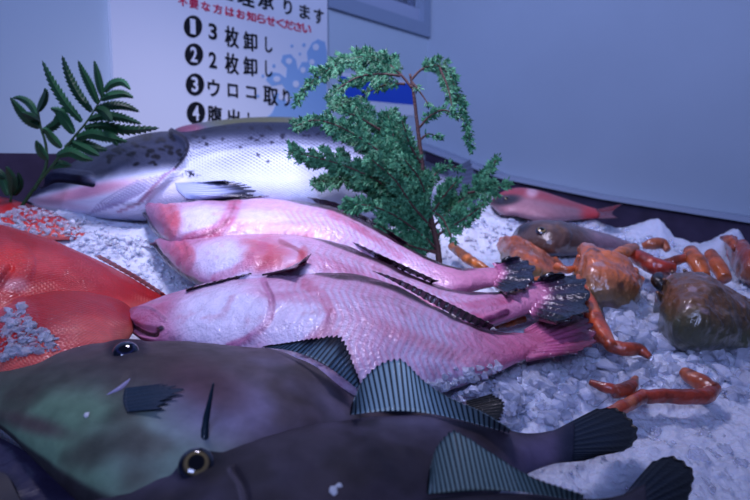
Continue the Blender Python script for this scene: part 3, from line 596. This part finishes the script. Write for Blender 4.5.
ta = [max(float(i1['top'](x, y)[2]), .03)+.004 for x, y in ((272, 345), (310, 340), (338, 342), (360, 380))]
fin('dorsal_fin', [(262, 347), (295, 352), (325, 365), (357, 388)], [(272, 345), (334, 336), (344, 342), (361, 384)], [za_-.004 for za_ in ta], [ta[0]+.002, ta[1]+.008, ta[2]+.008, ta[3]], M['fin'], fa, 24, (.36, .46, .52), (.05, .06, .10), ctip=(.06, .06, .10), jag=.1)
SECTION_MARK = 4
# ================================================================== SALMON
SPOTS = [(RNG.uniform(95, 188), RNG.uniform(134, 165), RNG.uniform(1.8, 4.2), RNG.uniform(1.2, 2.4), RNG.uniform(-30, 30)) for _ in range(46)]
SPOTB = [(RNG.uniform(190, 420), 127+abs(RNG.normal())*14, RNG.uniform(1.2, 2.8), RNG.uniform(1., 1.8), RNG.uniform(-30, 30)) for _ in range(60)]
GILL = [(172, 134), (184, 140), (189, 149), (186, 160), (175, 172), (160, 185), (140, 202), (118, 212)]
def salcol(c):
    u, v, t = c['u'], c['v'], c['t']; k = np.ones(u.shape+(3,))*np.array((.78, .81, .90))
    dk = ss(.3, .95, t+.25*(nz(c, 25, 80)-.5)); k = mixc(k, (.15, .17, .26), dk*.9)
    k = mixc(k, (.08, .10, .16), ss(.7, 1, t)*.8)
    # rows of scale edges on the upper side
    q = c['s']*150; w = t*26; sc = (.5+.5*np.cos(math.pi*(q+w)))*(.5+.5*np.cos(math.pi*(q-w)))
    k = mixc(k, (.05, .07, .14), (sc**1.0)*ss(-.25, .4, t)*.85*ss(.30, .38, c['s']))
    hd = ss(-.05, .35, t+.2*(nz(c, 30, 81)-.5))*(1-ss(185, 192, u+ (v-150)*.2)); k = mixc(k, (.12, .14, .22), hd*.9)
    lower = (1-ss(-.3, .15, t))*(1-ss(180, 200, u)); k = mixc(k, (.90, .88, .95), lower*.8)
    k = mixc(k, (.84, .52, .62), blob(u, v, 85, 192, 45, 6, -12, .6)*.75)
    k = mixc(k, (.70, .50, .62), blob(u, v, 60, 204, 26, 4, 10, .8)*.4)
    for (x, y, a, b, g) in SPOTS: k = mixc(k, (.03, .03, .07), blob(u, v, x, y, a, b, g, .3))
    for (x, y, a, b, g) in SPOTB: k = mixc(k, (.05, .05, .10), blob(u, v, x, y, a, b, g, .3)*.8)
    k = mixc(k, (.05, .05, .10), line(u, v, GILL[:5], 2.2)*.85); k = mixc(k, (.62, .42, .52), line(u, v, GILL[4:], 2)*.7)
    k = mixc(k, (.05, .04, .09), line(u, v, [(40, 186), (55, 180), (72, 181), (92, 184)], 2.8)*.9)
    for i in range(8):
        o = i*9; k = mixc(k, (.55, .50, .66), line(u, v, [(182-o*.7, 170+i*1.5), (150-o*.75, 190+i*1.6), (112-o*.35, 207+i)], 1.1)*.6)
    for _ in range(1): k = mixc(k, (.08, .08, .14), blob(u, v, 188, 174, 12, 3, 0, .5)*ss(.45, .6, nz(c, 200, 5)))
    return k
def saldisp(c):
    u, v = c['u'], c['v']; d = (nz(c, 20, 90)-.5)*.004
    inside = line(u, v, GILL, 5)
    d = d+.006*inside-.006*line(u, v, [(41, 185), (55, 179), (72, 180), (92, 184)], 4)+.005*line(u, v, [(45, 176), (65, 174), (90, 177)], 6)
    for i in range(8):
        o = i*9; d = d+.0025*line(u, v, [(185-o*.7, 172+i*1.5), (153-o*.75, 192+i*1.6), (115-o*.35, 209+i)], 2.6)
    return d*c['up']
sa_ = empty('salmon', 'large silver salmon with black-spotted gill cover and white belly', 'fish', P(np.array(240.), np.array(190.), 0.))
ob, isal = loft('body', [(27, 197, 27, 201), (38, 185, 40, 207), (58, 171, 62, 213), (85, 156, 90, 215), (112, 144.5, 118, 216), (142, 136, 148, 215), (178, 132, 182, 214), (212, 128.5, 214, 214), (250, 126, 252, 215), (300, 127, 300, 216), (345, 133, 342, 215), (385, 142, 380, 213), (420, 158, 416, 208), (448, 172, 446, 204)], .38, .0, M['salmon'], sa_, salcol, saldisp, ns=420, na=150)
h_ = float(isal['z_at']([440], [185])[0])
fin('tail_fin', [(444, 173), (450, 188), (444, 203)], [(470, 160), (478, 185), (470, 212)], h_, h_, M['fin'], sa_, 12, (.30, .32, .42), (.16, .18, .25))
pz = isal['top'](180, 182); z0_ = pz[2]; zt_ = [float(isal['top'](x, y)[2])+.006 for x, y in ((222, 181), (252, 190), (222, 200))]
fin('pectoral_fin', [(175, 184), (177, 190), (186, 199)], [(222, 181), (238, 183), (253, 190), (246, 197), (222, 200)], [z0_+.003, z0_+.002, z0_-.002], zt_, M['fin'], sa_, 12, (.66, .70, .84), (.40, .44, .60), ctip=(.05, .06, .14), jag=.16, thick=.001)
# back of a second salmon
sb_ = empty('salmon', 'slim olive-backed salmon behind the big spotted one, only its back shows', 'fish', P(np.array(260.), np.array(170.), 0.))
def sb_col(c):
    k = np.ones(c['u'].shape+(3,))*np.array((.30, .34, .44)); k = mixc(k, (.30, .31, .22), blob(c['u'], c['v'], 255, 121, 50, 9, 0, .6)*.85)
    k = mixc(k, (.42, .22, .30), blob(c['u'], c['v'], 187, 129, 16, 6, 0, .5)*.8); return mixc(k, (.55, .60, .74), (1-ss(-.3, .5, c['t']))*.7)
loft('body', [(170, 134, 170, 138), (177, 128, 178, 142), (195, 123.5, 196, 143), (230, 119, 231, 142), (265, 117, 266, 141), (300, 118, 300, 143), (335, 124, 335, 147), (365, 133, 365, 152), (385, 141, 385, 152)], .5, .103, M['salmon'], sb_, sb_col, None, ns=140, na=60)
SECTION_MARK = 5
# ================================================================== RED FISH
def redcol(gills=(), pale=None, seed=0):
    def f(c):
        u, v, t = c['u'], c['v'], c['t']; k = np.ones(u.shape+(3,))*np.array((.66, .05, .07))
        k = mixc(k, (.93, .42, .34), ss(-.1, -.6, t+.2*(nz(c, 20, seed)-.5))*.7) if False else mixc(k, (.95, .50, .44), (1-ss(-.75, .15, t+.25*(nz(c, 20, seed)-.5)))*.75)
        q = c['s']*95; w = t*22; sc = (.5+.5*np.cos(math.pi*(q+w)))*(.5+.5*np.cos(math.pi*(q-w)))
        k = mixc(k, (1, .74, .62), (sc**2)*.8*(1-ss(.1, .8, t))*ss(.3, .6, nz(c, 40, seed+4))); k = mixc(k, (.60, .04, .07), ss(.5, .95, t)*.6)
        for g, cc, a in gills: k = mixc(k, cc, blob(u, v, *g, .5)*a)
        return k
    return f
def reddisp(lines): 
    def f(c):
        d = (nz(c, 25, 95)-.5)*.003
        for l, w, h in lines: d = d+h*line(c['u'], c['v'], l, w)
        return d*c['up']
    return f
GR = 'red fish at the left edge'
r3 = empty('red_snapper', 'red fish mostly buried in ice, farthest of the three at the left edge', 'fish', P(np.array(20.), np.array(215.), 0.), GR)
ob, ir3 = loft('body', [(-70, 200, -70, 206), (-40, 192, -40, 226), (0, 196, 0, 238), (30, 204, 30, 240), (55, 213, 54, 240), (75, 224, 73, 240), (92, 236, 92, 240)], .3, .0, M['red'], r3, redcol(seed=3), reddisp([]), ns=140, na=70)
r1 = empty('red_snapper', 'bright red scaly fish whose tail end points at the nearest pink fish', 'fish', P(np.array(60.), np.array(280.), 0.), GR)
ob, ir1 = loft('body', [(-110, 262, -110, 268), (-75, 232, -78, 312), (-35, 221, -42, 334), (0, 221, -6, 336), (35, 230, 28, 332), (70, 243, 60, 326), (100, 258, 92, 322), (128, 274, 122, 316), (150, 288, 146, 309), (167, 297.5, 165, 303)], .34, .004, M['red'], r1,
  redcol([((8, 262, 16, 18, 0), (.85, .16, .12), .8), ((15, 286, 14, 7, 0), (.80, .70, .76), .5), ((0, 280, 14, 6, -45), (.5, .12, .16), .7), ((45, 262, 22, 12, 10), (.90, .45, .45), .4)], seed=1), reddisp([([(22, 248), (30, 262), (26, 276), (12, 290)], 7, .0015), ([(-2, 288), (5, 276), (12, 268)], 4, -.003)]), ns=260, na=100)
hb = ir1['z_at']([100, 130, 165], [258, 275, 297])
fin('dorsal_fin', [(95, 256), (130, 276), (166, 298)], [(100, 255), (138, 276), (168, 296)], hb, hb+.006, M['red'], r1, 14, (.72, .06, .09), (.5, .04, .07), nv=6)
r2 = empty('red_snapper', 'red fish lying lowest on the left, beside the pink fish snout', 'fish', P(np.array(70.), np.array(330.), 0.), GR)
ob, ir2 = loft('body', [(-60, 335, -60, 340), (-35, 308, -35, 370), (0, 294, 0, 384), (40, 288, 40, 388), (75, 287.5, 75, 380), (100, 291, 100, 368), (118, 297, 118, 352), (130, 306, 129, 338), (136, 316, 136, 328)], .28, .016, M['red'], r2, redcol([((8, 312, 24, 14, 0), (.80, .55, .62), .45), ((100, 330, 40, 15, 0), (.93, .55, .48), .5)], seed=2), reddisp([([(12, 296), (28, 306), (32, 322), (20, 345)], 7, .0015)]), ns=200, na=90)
# half-buried fish at the back right
fr = empty('red_snapper', 'slim red fish half sunk in ice along the right tray side', 'fish', P(np.array(560.), np.array(205.), 0.))
def frc(c):
    u, v = c['u'], c['v']; k = np.ones(u.shape+(3,))*np.array((.62, .44, .48)); k = mixc(k, (.70, .18, .20), ss(.1, .7, c['t'])*.85)
    k = mixc(k, (.92, .78, .84), blob(u, v, 532, 192, 6, 5, 0, .6)*.8); k = mixc(k, (.12, .10, .12), blob(u, v, 506, 200, 14, 5, -8, .5)*.9); return mixc(k, (.88, .15, .16), ss(575, 590, u)*.8)
loft('body', [(490, 201, 490, 205), (500, 192, 502, 214), (515, 187, 518, 216), (535, 189, 536, 220), (555, 195, 555, 222), (578, 203, 578, 220), (600, 210, 600, 218)], .22, .002, M['red'], fr, frc, None, ns=120, na=60)
fin('tail_fin', [(596, 210), (600, 214), (598, 219)], [(622, 204), (612, 213), (618, 218)], .02, [.035, .025, .025], M['wetdark'], fr, 6, (.50, .10, .12), (.18, .05, .07))
e_ = P(507., 199., .03); disc_eye('eye', 0, 0, e_, .007, fr, EYEC, .7)
fd = empty('grouper', 'brown mottled fish head poking out of the ice behind the crabs', 'fish', P(np.array(545.), np.array(238.), 0.))
def fdc(c):
    k = np.ones(c['u'].shape+(3,))*np.array((.30, .22, .20)); k = mixc(k, (.46, .34, .28), ss(.45, .65, nz(c, 40, 3))*.7)
    k = mixc(k, (.10, .08, .08), blob(c['u'], c['v'], 520, 228, 12, 5, -30, .6)*.8); return mixc(k, (.62, .50, .60), ss(575, 600, c['u'])*.6)
ob, ifd = loft('body', [(511, 236, 511, 240), (517, 226, 519, 246), (532, 220.5, 534, 252), (550, 220, 552, 256), (572, 224, 574, 256), (600, 232, 600, 254), (630, 242, 630, 252)], .55, .004, M['crab'], fd, fdc, reddisp([([(560, 224), (568, 236), (562, 248)], 5, .0015)]), ns=140, na=70)
disc_eye('eye', 0, 0, ifd['top'](541, 232), .0085, fd, EYEC, .7, tilt=(0, -.4))
lumps_on('ice_crumbs', ir3, [(30, 206), (55, 212), (85, 232), (75, 240), (40, 236), (0, 232), (0, 215)], 230, 1.5, 5, 'ice crumbs spilled over the half-buried red fish')
lumps_on('ice_crumbs', ir2, [(0, 312), (22, 306), (30, 322), (58, 338), (62, 350), (0, 362)], 260, 2, 7, 'ice crumbs on the lowest red fish at the left edge')
lumps_on('ice_crumbs', i1, [(425, 386), (450, 372), (480, 368), (505, 366), (500, 372), (470, 388), (430, 396)], 50, 4, 10, 'ice crumbs pressed against the belly of the nearest pink fish')
SECTION_MARK = 6
# ================================================================== CRABS
def crabcol(c1, c2, c3, seed):
    def f(c):
        k = np.ones(c['u'].shape+(3,))*np.array(c1); k = mixc(k, c2, ss(.42, .62, nz(c, 28, seed))*.8); k = mixc(k, c3, (1-ss(-.7, .35, c['t']))*.85)
        k = mixc(k, (.70, .60, .66), ss(.64, .72, nz(c, 70, seed+5))*.6); return mixc(k, (.08, .05, .05), ss(.68, .8, nz(c, 50, seed+9))*.5)
    return f
def crabdisp(seed, a=.012):
    def f(c): return (nz(c, 34, seed, 4)-.5)*a*1.2+(nz(c, 160, seed+1, 2)-.5)*.002+np.maximum(nz(c, 130, seed+3, 1)-.75, 0)*.012
    return f
ORG, BRN, OLV = (.72, .36, .20), (.50, .27, .18), (.36, .36, .24)
def leg(u0, par, pts, rad, c=(.70, .34, .18), hs=.02, name='leg'):
    q = [P(float(x[0]), float(x[1]), x[2] if len(x) > 2 else hs) for x in pts]; rr = [r*float(depth(np.array(float(x[0])), np.array(float(x[1])), .02))/F for r, x in zip(rad, pts)]
    def cf(V, s): k = np.ones(V.shape[:2]+(3,))*np.array(c); k = mixc(k, tuple(x*.5 for x in c), ss(.45, .7, fbm(V, 90, u0))*.6); return mixc(k, (.88, .58, .36), ss(.55, .75, fbm(V, 60, u0+3))*.5)
    return tube(name, q, rr, M['crab'], par, cf, bump=.35, seed=u0)
CG = 'crabs among the ice lumps'
k1 = empty('crab', 'orange-brown crab directly behind the small dark fish tail', 'crab', P(np.array(530.), np.array(265.), 0.), CG)
loft('shell', [(497, 246, 497, 252), (502, 236, 501, 262), (514, 236, 512, 276), (530, 244, 528, 284), (548, 255, 546, 284), (562, 264, 560, 280)], .4, -.012, M['crab'], k1, crabcol(ORG, BRN, OLV, 3), crabdisp(3), ns=110, na=70)
leg(1, k1, [(452, 246), (463, 255), (476, 264), (486, 269)], [4.5, 5, 5, 4], (.78, .42, .16))
leg(2, k1, [(556, 266), (566, 270), (575, 268)], [4, 4, 3])
leg(3, k1, [(505, 288, .012), (520, 283, .014), (540, 279, .016)], [3, 4, 3], (.82, .42, .2))
k2 = empty('crab', 'glossy orange crab with a knobbed shell in the middle of the right side', 'crab', P(np.array(608.), np.array(280.), 0.), CG)
ob, ik2 = loft('shell', [(573, 268, 573, 274), (576, 250, 577, 288), (582, 244, 586, 300), (598, 250, 600, 306), (618, 256, 618, 308), (634, 266, 632, 306), (642, 280, 640, 298)], .5, .004, M['crab'], k2, crabcol((.70, .38, .24), (.78, .42, .24), (.42, .36, .26), 13), crabdisp(13), ns=120, na=80)
leg(5, k2, [(612, 258, .045), (622, 253, .045), (634, 248, .04)], [5, 6, 5], (.80, .42, .14))
leg(6, k2, [(632, 253), (644, 261), (660, 267), (674, 268)], [6, 8, 7.5, 5], (.62, .20, .14), .035, 'claw')
leg(7, k2, [(578, 276, .03), (584, 292, .03), (592, 315, .025), (602, 334, .02), (612, 347, .02)], [2.5, 6, 9.5, 9, 6], (.74, .30, .16), name='claw')
leg(8, k2, [(611, 346, .018), (624, 349, .018), (640, 350, .018), (650, 357, .016)], [6.5, 7.5, 6, 3], (.60, .24, .14), name='claw')
for q_ in ((582, 247, .05), (578, 256, .045), (590, 246, .05)): leg(int(q_[0]), k2, [(q_[0]+4, q_[1]+6, q_[2]-.01), (q_[0], q_[1], q_[2])], [4, 1.5], (.70, .34, .2), name='shell_spike')
k3 = empty('crab', 'big olive-brown crab at the right edge, largest of the crabs', 'crab', P(np.array(705.), np.array(310.), 0.), CG)
ob, ik3 = loft('shell', [(655, 298, 655, 304), (660, 282, 660, 326), (672, 272, 674, 340), (695, 273, 695, 348), (720, 284, 718, 350), (745, 298, 742, 350), (770, 312, 768, 346), (790, 322, 790, 338)], .5, .0, M['crab'], k3, crabcol((.40, .30, .20), (.46, .30, .20), (.24, .27, .20), 23), crabdisp(23, .01), ns=140, na=90)
leg(9, k3, [(690, 251, .05), (697, 262, .045), (704, 277, .035)], [6, 8, 6.5], (.74, .36, .16))
leg(10, k3, [(710, 254, .045), (717, 264, .04), (725, 279, .03)], [5, 7, 6.5], (.72, .34, .16))
leg(11, k3, [(662, 264, .035), (674, 261, .04), (690, 257, .045)], [3.5, 4.5, 4], (.60, .24, .15))
leg(12, k3, [(642, 246, .03), (652, 244, .035), (662, 244, .035), (668, 250, .03)], [3, 5.5, 5, 3], (.62, .32, .2), name='claw')
for q_ in ((664, 279, .05), (672, 271, .05), (684, 270, .05), (657, 292, .04)): leg(int(q_[0]), k3, [(q_[0]+5, q_[1]+7, q_[2]-.012), (q_[0], q_[1], q_[2])], [4, 1.2], (.46, .30, .2), name='shell_spike')
leg(14, k3, [(666, 276, .03), (662, 286, .035), (668, 292, .03)], [4, 5.5, 4], (.10, .07, .06), name='mouth_plates')
k4 = empty('crab', 'reddish-orange crab at the right edge against the dark tray side', 'crab', P(np.array(745.), np.array(260.), 0.), CG)
loft('shell', [(726, 242, 726, 246), (730, 236, 732, 262), (742, 242, 742, 278), (757, 250, 756, 284), (775, 258, 775, 280), (785, 266, 785, 274)], .55, .012, M['crab'], k4, crabcol((.70, .30, .20), (.55, .22, .16), (.5, .3, .2), 33), crabdisp(33), ns=90, na=60)
leg(15, k4, [(722, 238, .04), (729, 240, .045), (736, 248, .04)], [2, 4, 4], (.70, .30, .18))
k5 = empty('crab_limb', 'long bent red-brown crab leg lying on ice beside the dark fish tail', 'crab leg', P(np.array(660.), np.array(395.), 0.))
leg(21, k5, [(608, 414), (625, 406), (644, 396)], [6.5, 7, 7], (.62, .24, .15), .012, 'upper_segment')
leg(22, k5, [(642, 397), (665, 396), (690, 397), (706, 395), (714, 388)], [7, 7.5, 8, 8.5, 7], (.60, .22, .14), .012, 'middle_segment')
leg(23, k5, [(713, 390), (704, 384), (692, 378), (684, 372)], [7, 8.5, 8, 6], (.66, .30, .18), .013, 'end_segment')
k6 = empty('crab_claw', 'small broken crab claw in the ice left of the long bent leg', 'crab claw', P(np.array(615.), np.array(388.), 0.))
leg(25, k6, [(590, 382), (602, 387), (616, 390)], [3, 5, 6], (.62, .24, .16), .014, 'finger')
leg(26, k6, [(614, 392), (626, 390), (636, 378)], [7, 8, 3], (.58, .24, .16), .014, 'palm')
k7 = empty('crab_limb', 'short piece of orange crab leg showing between two pink fish tails', 'crab leg', P(np.array(515.), np.array(322.), 0.))
leg(27, k7, [(496, 325), (510, 322), (524, 319)], [4, 5, 4], (.78, .38, .16), .012, 'segment')
# loose frost chips on the filefish
for (inf, u, v, s, lb) in ((ib, 333, 489, .004, 'tiny white ice chip stuck on the golden-eyed filefish'), (ia, 86, 415, .003, 'tiny white ice chip stuck on the greenish filefish')):
    c = inf['top'](u, v); g, f_ = HUL[3]; g2, f2 = HUL[5]
    V = np.r_[g*s*np.array((.7, 1, .5))+c, g2*s*np.array((.6, .7, .5))+c+np.array((s*.6, s*.8, 0))]
    o = mesh('ice_chip', V, f_+[tuple(i+len(g) for i in q) for q in f2], M['white'], org=c, smooth=True); tag(o, lb, 'ice chip')
SECTION_MARK = 7
# ================================================================== GREENERY
def spindle(V, Fc, C, a, b, w, t, cc):
    """Small lens-shaped leaflet from a to b."""
    a = np.array(a); b = np.array(b); d = b-a; L = np.linalg.norm(d)+1e-9; d /= L; s = np.cross(d, t); s /= np.linalg.norm(s)+1e-9; n = np.cross(s, d); m = a+(b-a)*.45; k = len(V)
    V += [a, m+s*w, m-s*w, m+n*w*.35, m-n*w*.35, b]; Fc += [(k+i for i in q) for q in ()]
    Fc += [(k, k+1, k+3), (k, k+3, k+2), (k, k+2, k+4), (k, k+4, k+1), (k+5, k+3, k+1), (k+5, k+2, k+3), (k+5, k+4, k+2), (k+5, k+1, k+4)]; C += [cc]*6
cy = empty('cypress_sprig', 'leafy green cypress sprig standing upright in the ice behind the pink tails', 'sprig', P(np.array(440.), np.array(272.), 0.))
D0 = float(depth(np.array(440.), np.array(272.), 0.))
stem = [(440, 274), (438, 250), (431, 218), (425, 188), (421, 155), (417, 122), (413, 90), (410, 74)]
BR = [ # (points, half width of spray px, depth shift at the tip, density)
 ([(412, 88), (401, 75), (386, 63), (366, 57), (346, 61), (326, 71), (308, 86), (298, 102)], 16, .03, 1), ([(400, 76), (382, 74), (362, 76), (345, 84), (335, 92)], 14, -.02, 1), ([(405, 84), (392, 84), (376, 88), (360, 98)], 10, .02, 1),
 ([(411, 80), (424, 68), (438, 66), (451, 78), (460, 102), (467, 128), (471, 146)], 11, .03, 1), ([(440, 68), (448, 88), (452, 106)], 10, -.02, 1), ([(412, 82), (420, 92), (428, 104)], 7, -.01, .6),
 ([(419, 128), (430, 116), (444, 110), (456, 116)], 8, -.02, .9), ([(420, 140), (428, 134), (436, 136)], 6, .02, .7),
 ([(427, 200), (402, 172), (372, 146), (342, 128), (316, 120), (296, 126)], 20, -.05, 1.2), ([(425, 192), (398, 152), (377, 124), (354, 106), (335, 104)], 20, .02, 1.2),
 ([(430, 214), (396, 192), (360, 172), (326, 160), (292, 152)], 20, -.03, 1.2), ([(432, 222), (404, 204), (378, 190), (350, 180), (318, 182)], 18, .03, 1.1),
 ([(430, 205), (410, 175), (395, 140), (388, 115)], 20, .0, 1.3), ([(434, 230), (412, 205), (395, 180), (372, 160)], 20, -.06, 1.3),
 ([(438, 250), (418, 232), (392, 214), (366, 205), (346, 206)], 17, -.04, 1.1), ([(440, 258), (428, 236), (416, 212), (408, 186)], 15, .03, 1.2), ([(438, 252), (412, 246), (384, 236), (350, 238), (332, 222)], 11, -.07, .9),
 ([(439, 254), (425, 250), (404, 243), (380, 226)], 13, -.05, 1.1), ([(428, 205), (420, 180), (405, 160)], 16, -.04, 1.2), ([(422, 165), (410, 145), (402, 120)], 13, -.03, 1.), ([(380, 130), (360, 118), (345, 112)], 14, -.02, 1),
 ([(434, 226), (450, 210), (470, 192), (488, 172), (496, 160)], 14, .03, 1.1), ([(436, 236), (456, 224), (474, 212), (484, 204)], 13, -.02, 1.1), ([(468, 193), (484, 190), (506, 186)], 14, .03, 1.1), ([(432, 214), (444, 196), (456, 182)], 13, -.03, 1.2),
 ([(426, 192), (434, 176), (446, 166), (458, 168)], 10, .02, .9), ([(430, 210), (442, 218), (452, 238)], 10, -.02, 1)]
V = []; Fc = []; C = []; SV = []
def cyl_px(name, pts, rad, D, par, m, cc):
    q = [Q(float(x[0]), float(x[1]), d) for x, d in zip(pts, D)]; tube(name, q, [r*D0/F for r in rad], m, par, cc, bump=.4)
cyl_px('stem', stem, [3.2, 3, 2.6, 2.4, 2.2, 1.8, 1.5, 1.1], [D0+.0]*8, cy, M['bark'], (.2, .12, .14))
def leafcol():
    g = RNG.uniform(); return np.array((.06, .25, .15))*(1-g)+np.array((.30, .56, .40))*g
def twig(u, v, d, ang, L, lvl):
    """Flat spray of scale leaves in the plane of the branch."""
    n = max(2, int(L/3.5)); tl = RNG.normal()*.35
    for i in range(n):
        x = u+math.cos(ang)*L*i/n; y = v+math.sin(ang)*L*i/n; dd = d+tl*L*i/n*D0/F
        a = Q(x, y, dd); b = Q(x+math.cos(ang)*5., y+math.sin(ang)*5., dd+tl*5.*D0/F); cc = leafcol()
        spindle(V, Fc, C, a, b, .95*D0/F, np.array((.3*tl, -1, .3)), cc)
        if lvl > 0:
            for sd in (-1, 1):
                l2 = L*.42*(1-i/n*.75)*RNG.uniform(.6, 1.15)
                if l2 > 2: twig(x, y, dd, ang+sd*RNG.uniform(.5, .85), l2, lvl-1)
        else:
            for sd in (-1, 1):
                an = ang+sd*.75; e = 3.6; spindle(V, Fc, C, a, Q(x+math.cos(an)*e, y+math.sin(an)*e, dd+RNG.normal()*.001), .75*D0/F, np.array((0, -1, .4)), cc)
for k, (pts, w, ds, dens) in enumerate(BR):
    q = spl(pts, 40); L = np.r_[0, np.cumsum(np.linalg.norm(np.diff(q, axis=0), axis=1))]; tot = L[-1]; n = int(tot/5.6*dens)
    dd = [D0+ds*x/tot for x in L]; idx = list(range(0, 40, 5))+[39]
    cyl_px('branch', [tuple(q[i]) for i in idx], [1.3-.9*j/len(idx) for j in range(len(idx))], [dd[i] for i in idx], cy, M['bark'], (.2, .12, .14))
    for i in range(n):
        f_ = (i+RNG.uniform(.2, .8))/n; f_ = .12+f_*.88; l = f_*tot; x = np.interp(l, L, q[:, 0]); y = np.interp(l, L, q[:, 1]); j = min(38, int(f_*39)); an = math.atan2(q[j+1, 1]-q[j, 1], q[j+1, 0]-q[j, 0])
        for sd in (-1, 1):
            twig(x, y, D0+ds*f_, an+sd*RNG.uniform(.45, .95), w*(1.35-.75*f_)*RNG.uniform(.55, 1.2), 1)
    twig(q[-1, 0], q[-1, 1], D0+ds, math.atan2(q[-1, 1]-q[-2, 1], q[-1, 0]-q[-2, 0]), 9, 1)
mesh('foliage', V, Fc, M['leaf'], cy, np.array(C), smooth=False)
# ---- fern at the left
DF = float(depth(np.array(60.), np.array(180.), .06))-.05
fe = empty('fern_frond', 'dark green fern fronds leaning over the salmon head at upper left', 'fern', P(np.array(28.), np.array(200.), 0.))
def blade(pts, w, d0, d1, n=14, teeth=.35):
    """Serrated leaf blade along a pixel polyline, with a folded midrib."""
    V = []; Fc = []; C = []; q = spl(pts, n*2+1); N_ = len(q); cc = leafcol()*.62+np.array((0, .03, 0))
    for i in range(N_):
        f_ = i/(N_-1); T = q[min(i+1, N_-1)]-q[max(i-1, 0)]; T = T/np.linalg.norm(T); nn = np.array((-T[1], T[0])); D = d0+(d1-d0)*f_
        ww = w*(math.sin(math.pi*min(1, f_*.92+.08))**.6)*(1-.3*f_)*(1-teeth*(i % 2)); sh = T*ww*.5*(1-(i % 2))
        x, y = q[i]; V += [Q(x+nn[0]*ww+sh[0], y+nn[1]*ww+sh[1], D+.004), Q(x, y, D-.001), Q(x-nn[0]*ww+sh[0], y-nn[1]*ww+sh[1], D+.004), Q(x, y, D+.001)]; C += [cc*1.05, cc*.85, cc, cc*.8]
    for i in range(N_-1):
        k = i*4; Fc += [(k, k+1, k+5, k+4), (k+1, k+2, k+6, k+5), (k+2, k+3, k+7, k+6), (k+3, k, k+4, k+7)]
    return V, Fc, C
FB = [([(82, 122), (66, 104), (52, 82), (42, 60)], 4.5), ([(92, 112), (78, 94), (68, 74), (62, 55)], 4.5), ([(98, 104), (90, 86), (82, 70), (78, 60)], 4), ([(103, 98), (99, 82), (96, 68), (94, 60)], 3.6), ([(104, 92), (112, 84), (122, 82), (131, 90)], 3.8), ([(100, 100), (112, 95), (124, 94), (134, 98)], 4),
 ([(94, 110), (108, 106), (124, 106), (140, 112)], 4.2), ([(88, 120), (104, 116), (122, 118), (142, 124)], 4.5), ([(84, 128), (102, 126), (126, 130), (160, 128)], 4.8), ([(76, 138), (92, 134), (110, 138), (128, 142)], 5), ([(64, 148), (80, 144), (96, 148), (108, 150)], 5), ([(56, 156), (70, 152), (84, 158), (94, 160)], 4.5),
 ([(74, 134), (66, 122), (60, 112), (50, 108)], 5), ([(62, 148), (52, 138), (46, 130), (42, 128)], 4), ([(40, 128), (28, 120), (18, 108), (10, 97)], 4.5), ([(38, 118), (30, 104), (20, 98), (12, 98)], 3.5), ([(38, 112), (44, 100), (46, 92), (44, 88)], 3.8), ([(42, 132), (56, 124), (62, 112), (70, 104)], 4.5), ([(40, 122), (30, 116), (22, 112)], 3.5),
 ([(48, 160), (40, 150), (36, 140)], 4), ([(50, 168), (60, 164), (72, 166)], 3.5), ([(8, 196), (4, 184), (-2, 172)], 4), ([(12, 196), (12, 180), (6, 166)], 4.5), ([(14, 196), (20, 184), (18, 172)], 3.5), ([(6, 178), (-4, 172), (-12, 170)], 4), ([(72, 142), (88, 150), (100, 156)], 4), ([(96, 108), (104, 112), (112, 122)], 4.5), ([(104, 128), (112, 136), (118, 146)], 4)]
for i, (pts, w) in enumerate(FB):
    a, b, c = blade(pts, w*1.5, DF, DF+RNG.uniform(-.05, .04)); mesh('leaflet', a, b, M['leaf'], fe, np.array(c), smooth=False)
for pts, r0 in (([(22, 206), (36, 186), (52, 166), (70, 142), (88, 120), (104, 94)], 1.8), ([(34, 190), (46, 166), (46, 146), (40, 124), (38, 110)], 1.8), ([(10, 204), (12, 190), (10, 172)], 1.2)):
    q = [Q(float(x), float(y), DF+.002) for x, y in pts]; tube('stalk', q, [r0*DF/F*(1-.12*i) for i in range(len(q))], M['leaf'], fe, (.16, .26, .14), bump=.2)
SECTION_MARK = 8
# ================================================================== LIGHT AND CAMERA
def area(name, p, target, size, power, color, world=False, spread=math.pi):
    l = bpy.data.lights.new(name, 'AREA'); l.size = size; l.energy = power; l.color = color; l.spread = spread; o = bpy.data.objects.new(name, l); col.objects.link(o)
    if world: a = Vector(p); t = Vector(target)
    else:
        m = MB((0, 0, 0)); a = m @ Vector(p); t = m @ Vector(target)
    o.location = a; o.rotation_euler = (t-a).to_track_quat('-Z', 'Y').to_euler(); return o
tgt = P(np.array(330.), np.array(236.), 0.)
area('counter_lamp', (float(tgt[0])-.12, float(tgt[1])-.05, .9), tuple(tgt), .2, 3.4, (.75, .71, 1.), spread=1.4)
area('ceiling_light', (-1.0, -.6, 2.2), (XR, YB, 1.95), .7, 12, (.40, .50, 1.), world=True, spread=1.3)
w = bpy.data.worlds.new('World'); bpy.context.scene.world = w; w.use_nodes = True
w.node_tree.nodes['Background'].inputs[0].default_value = (.28, .36, .9, 1); w.node_tree.nodes['Background'].inputs[1].default_value = .13
cam = bpy.data.cameras.new('Camera'); co = bpy.data.objects.new('Camera', cam); col.objects.link(co); bpy.context.scene.camera = co
cam.sensor_width = 36; cam.lens = F/750*36; cam.clip_start = .01
m = Matrix.Identity(4)
for i in range(3):
    for j in range(3): m[i][j] = RW[i][j]
m[2][3] = HW; co.matrix_world = m
cam.dof.use_dof = True; cam.dof.focus_distance = .52; cam.dof.aperture_fstop = 8
s = bpy.context.scene; s.view_settings.view_transform = 'Standard'; s.view_settings.look = 'None'; s.view_settings.exposure = 0; s.view_settings.gamma = 1
s.cycles.use_denoising = True
for o in list(bpy.data.objects):
    if 'org' in o: del o['org']
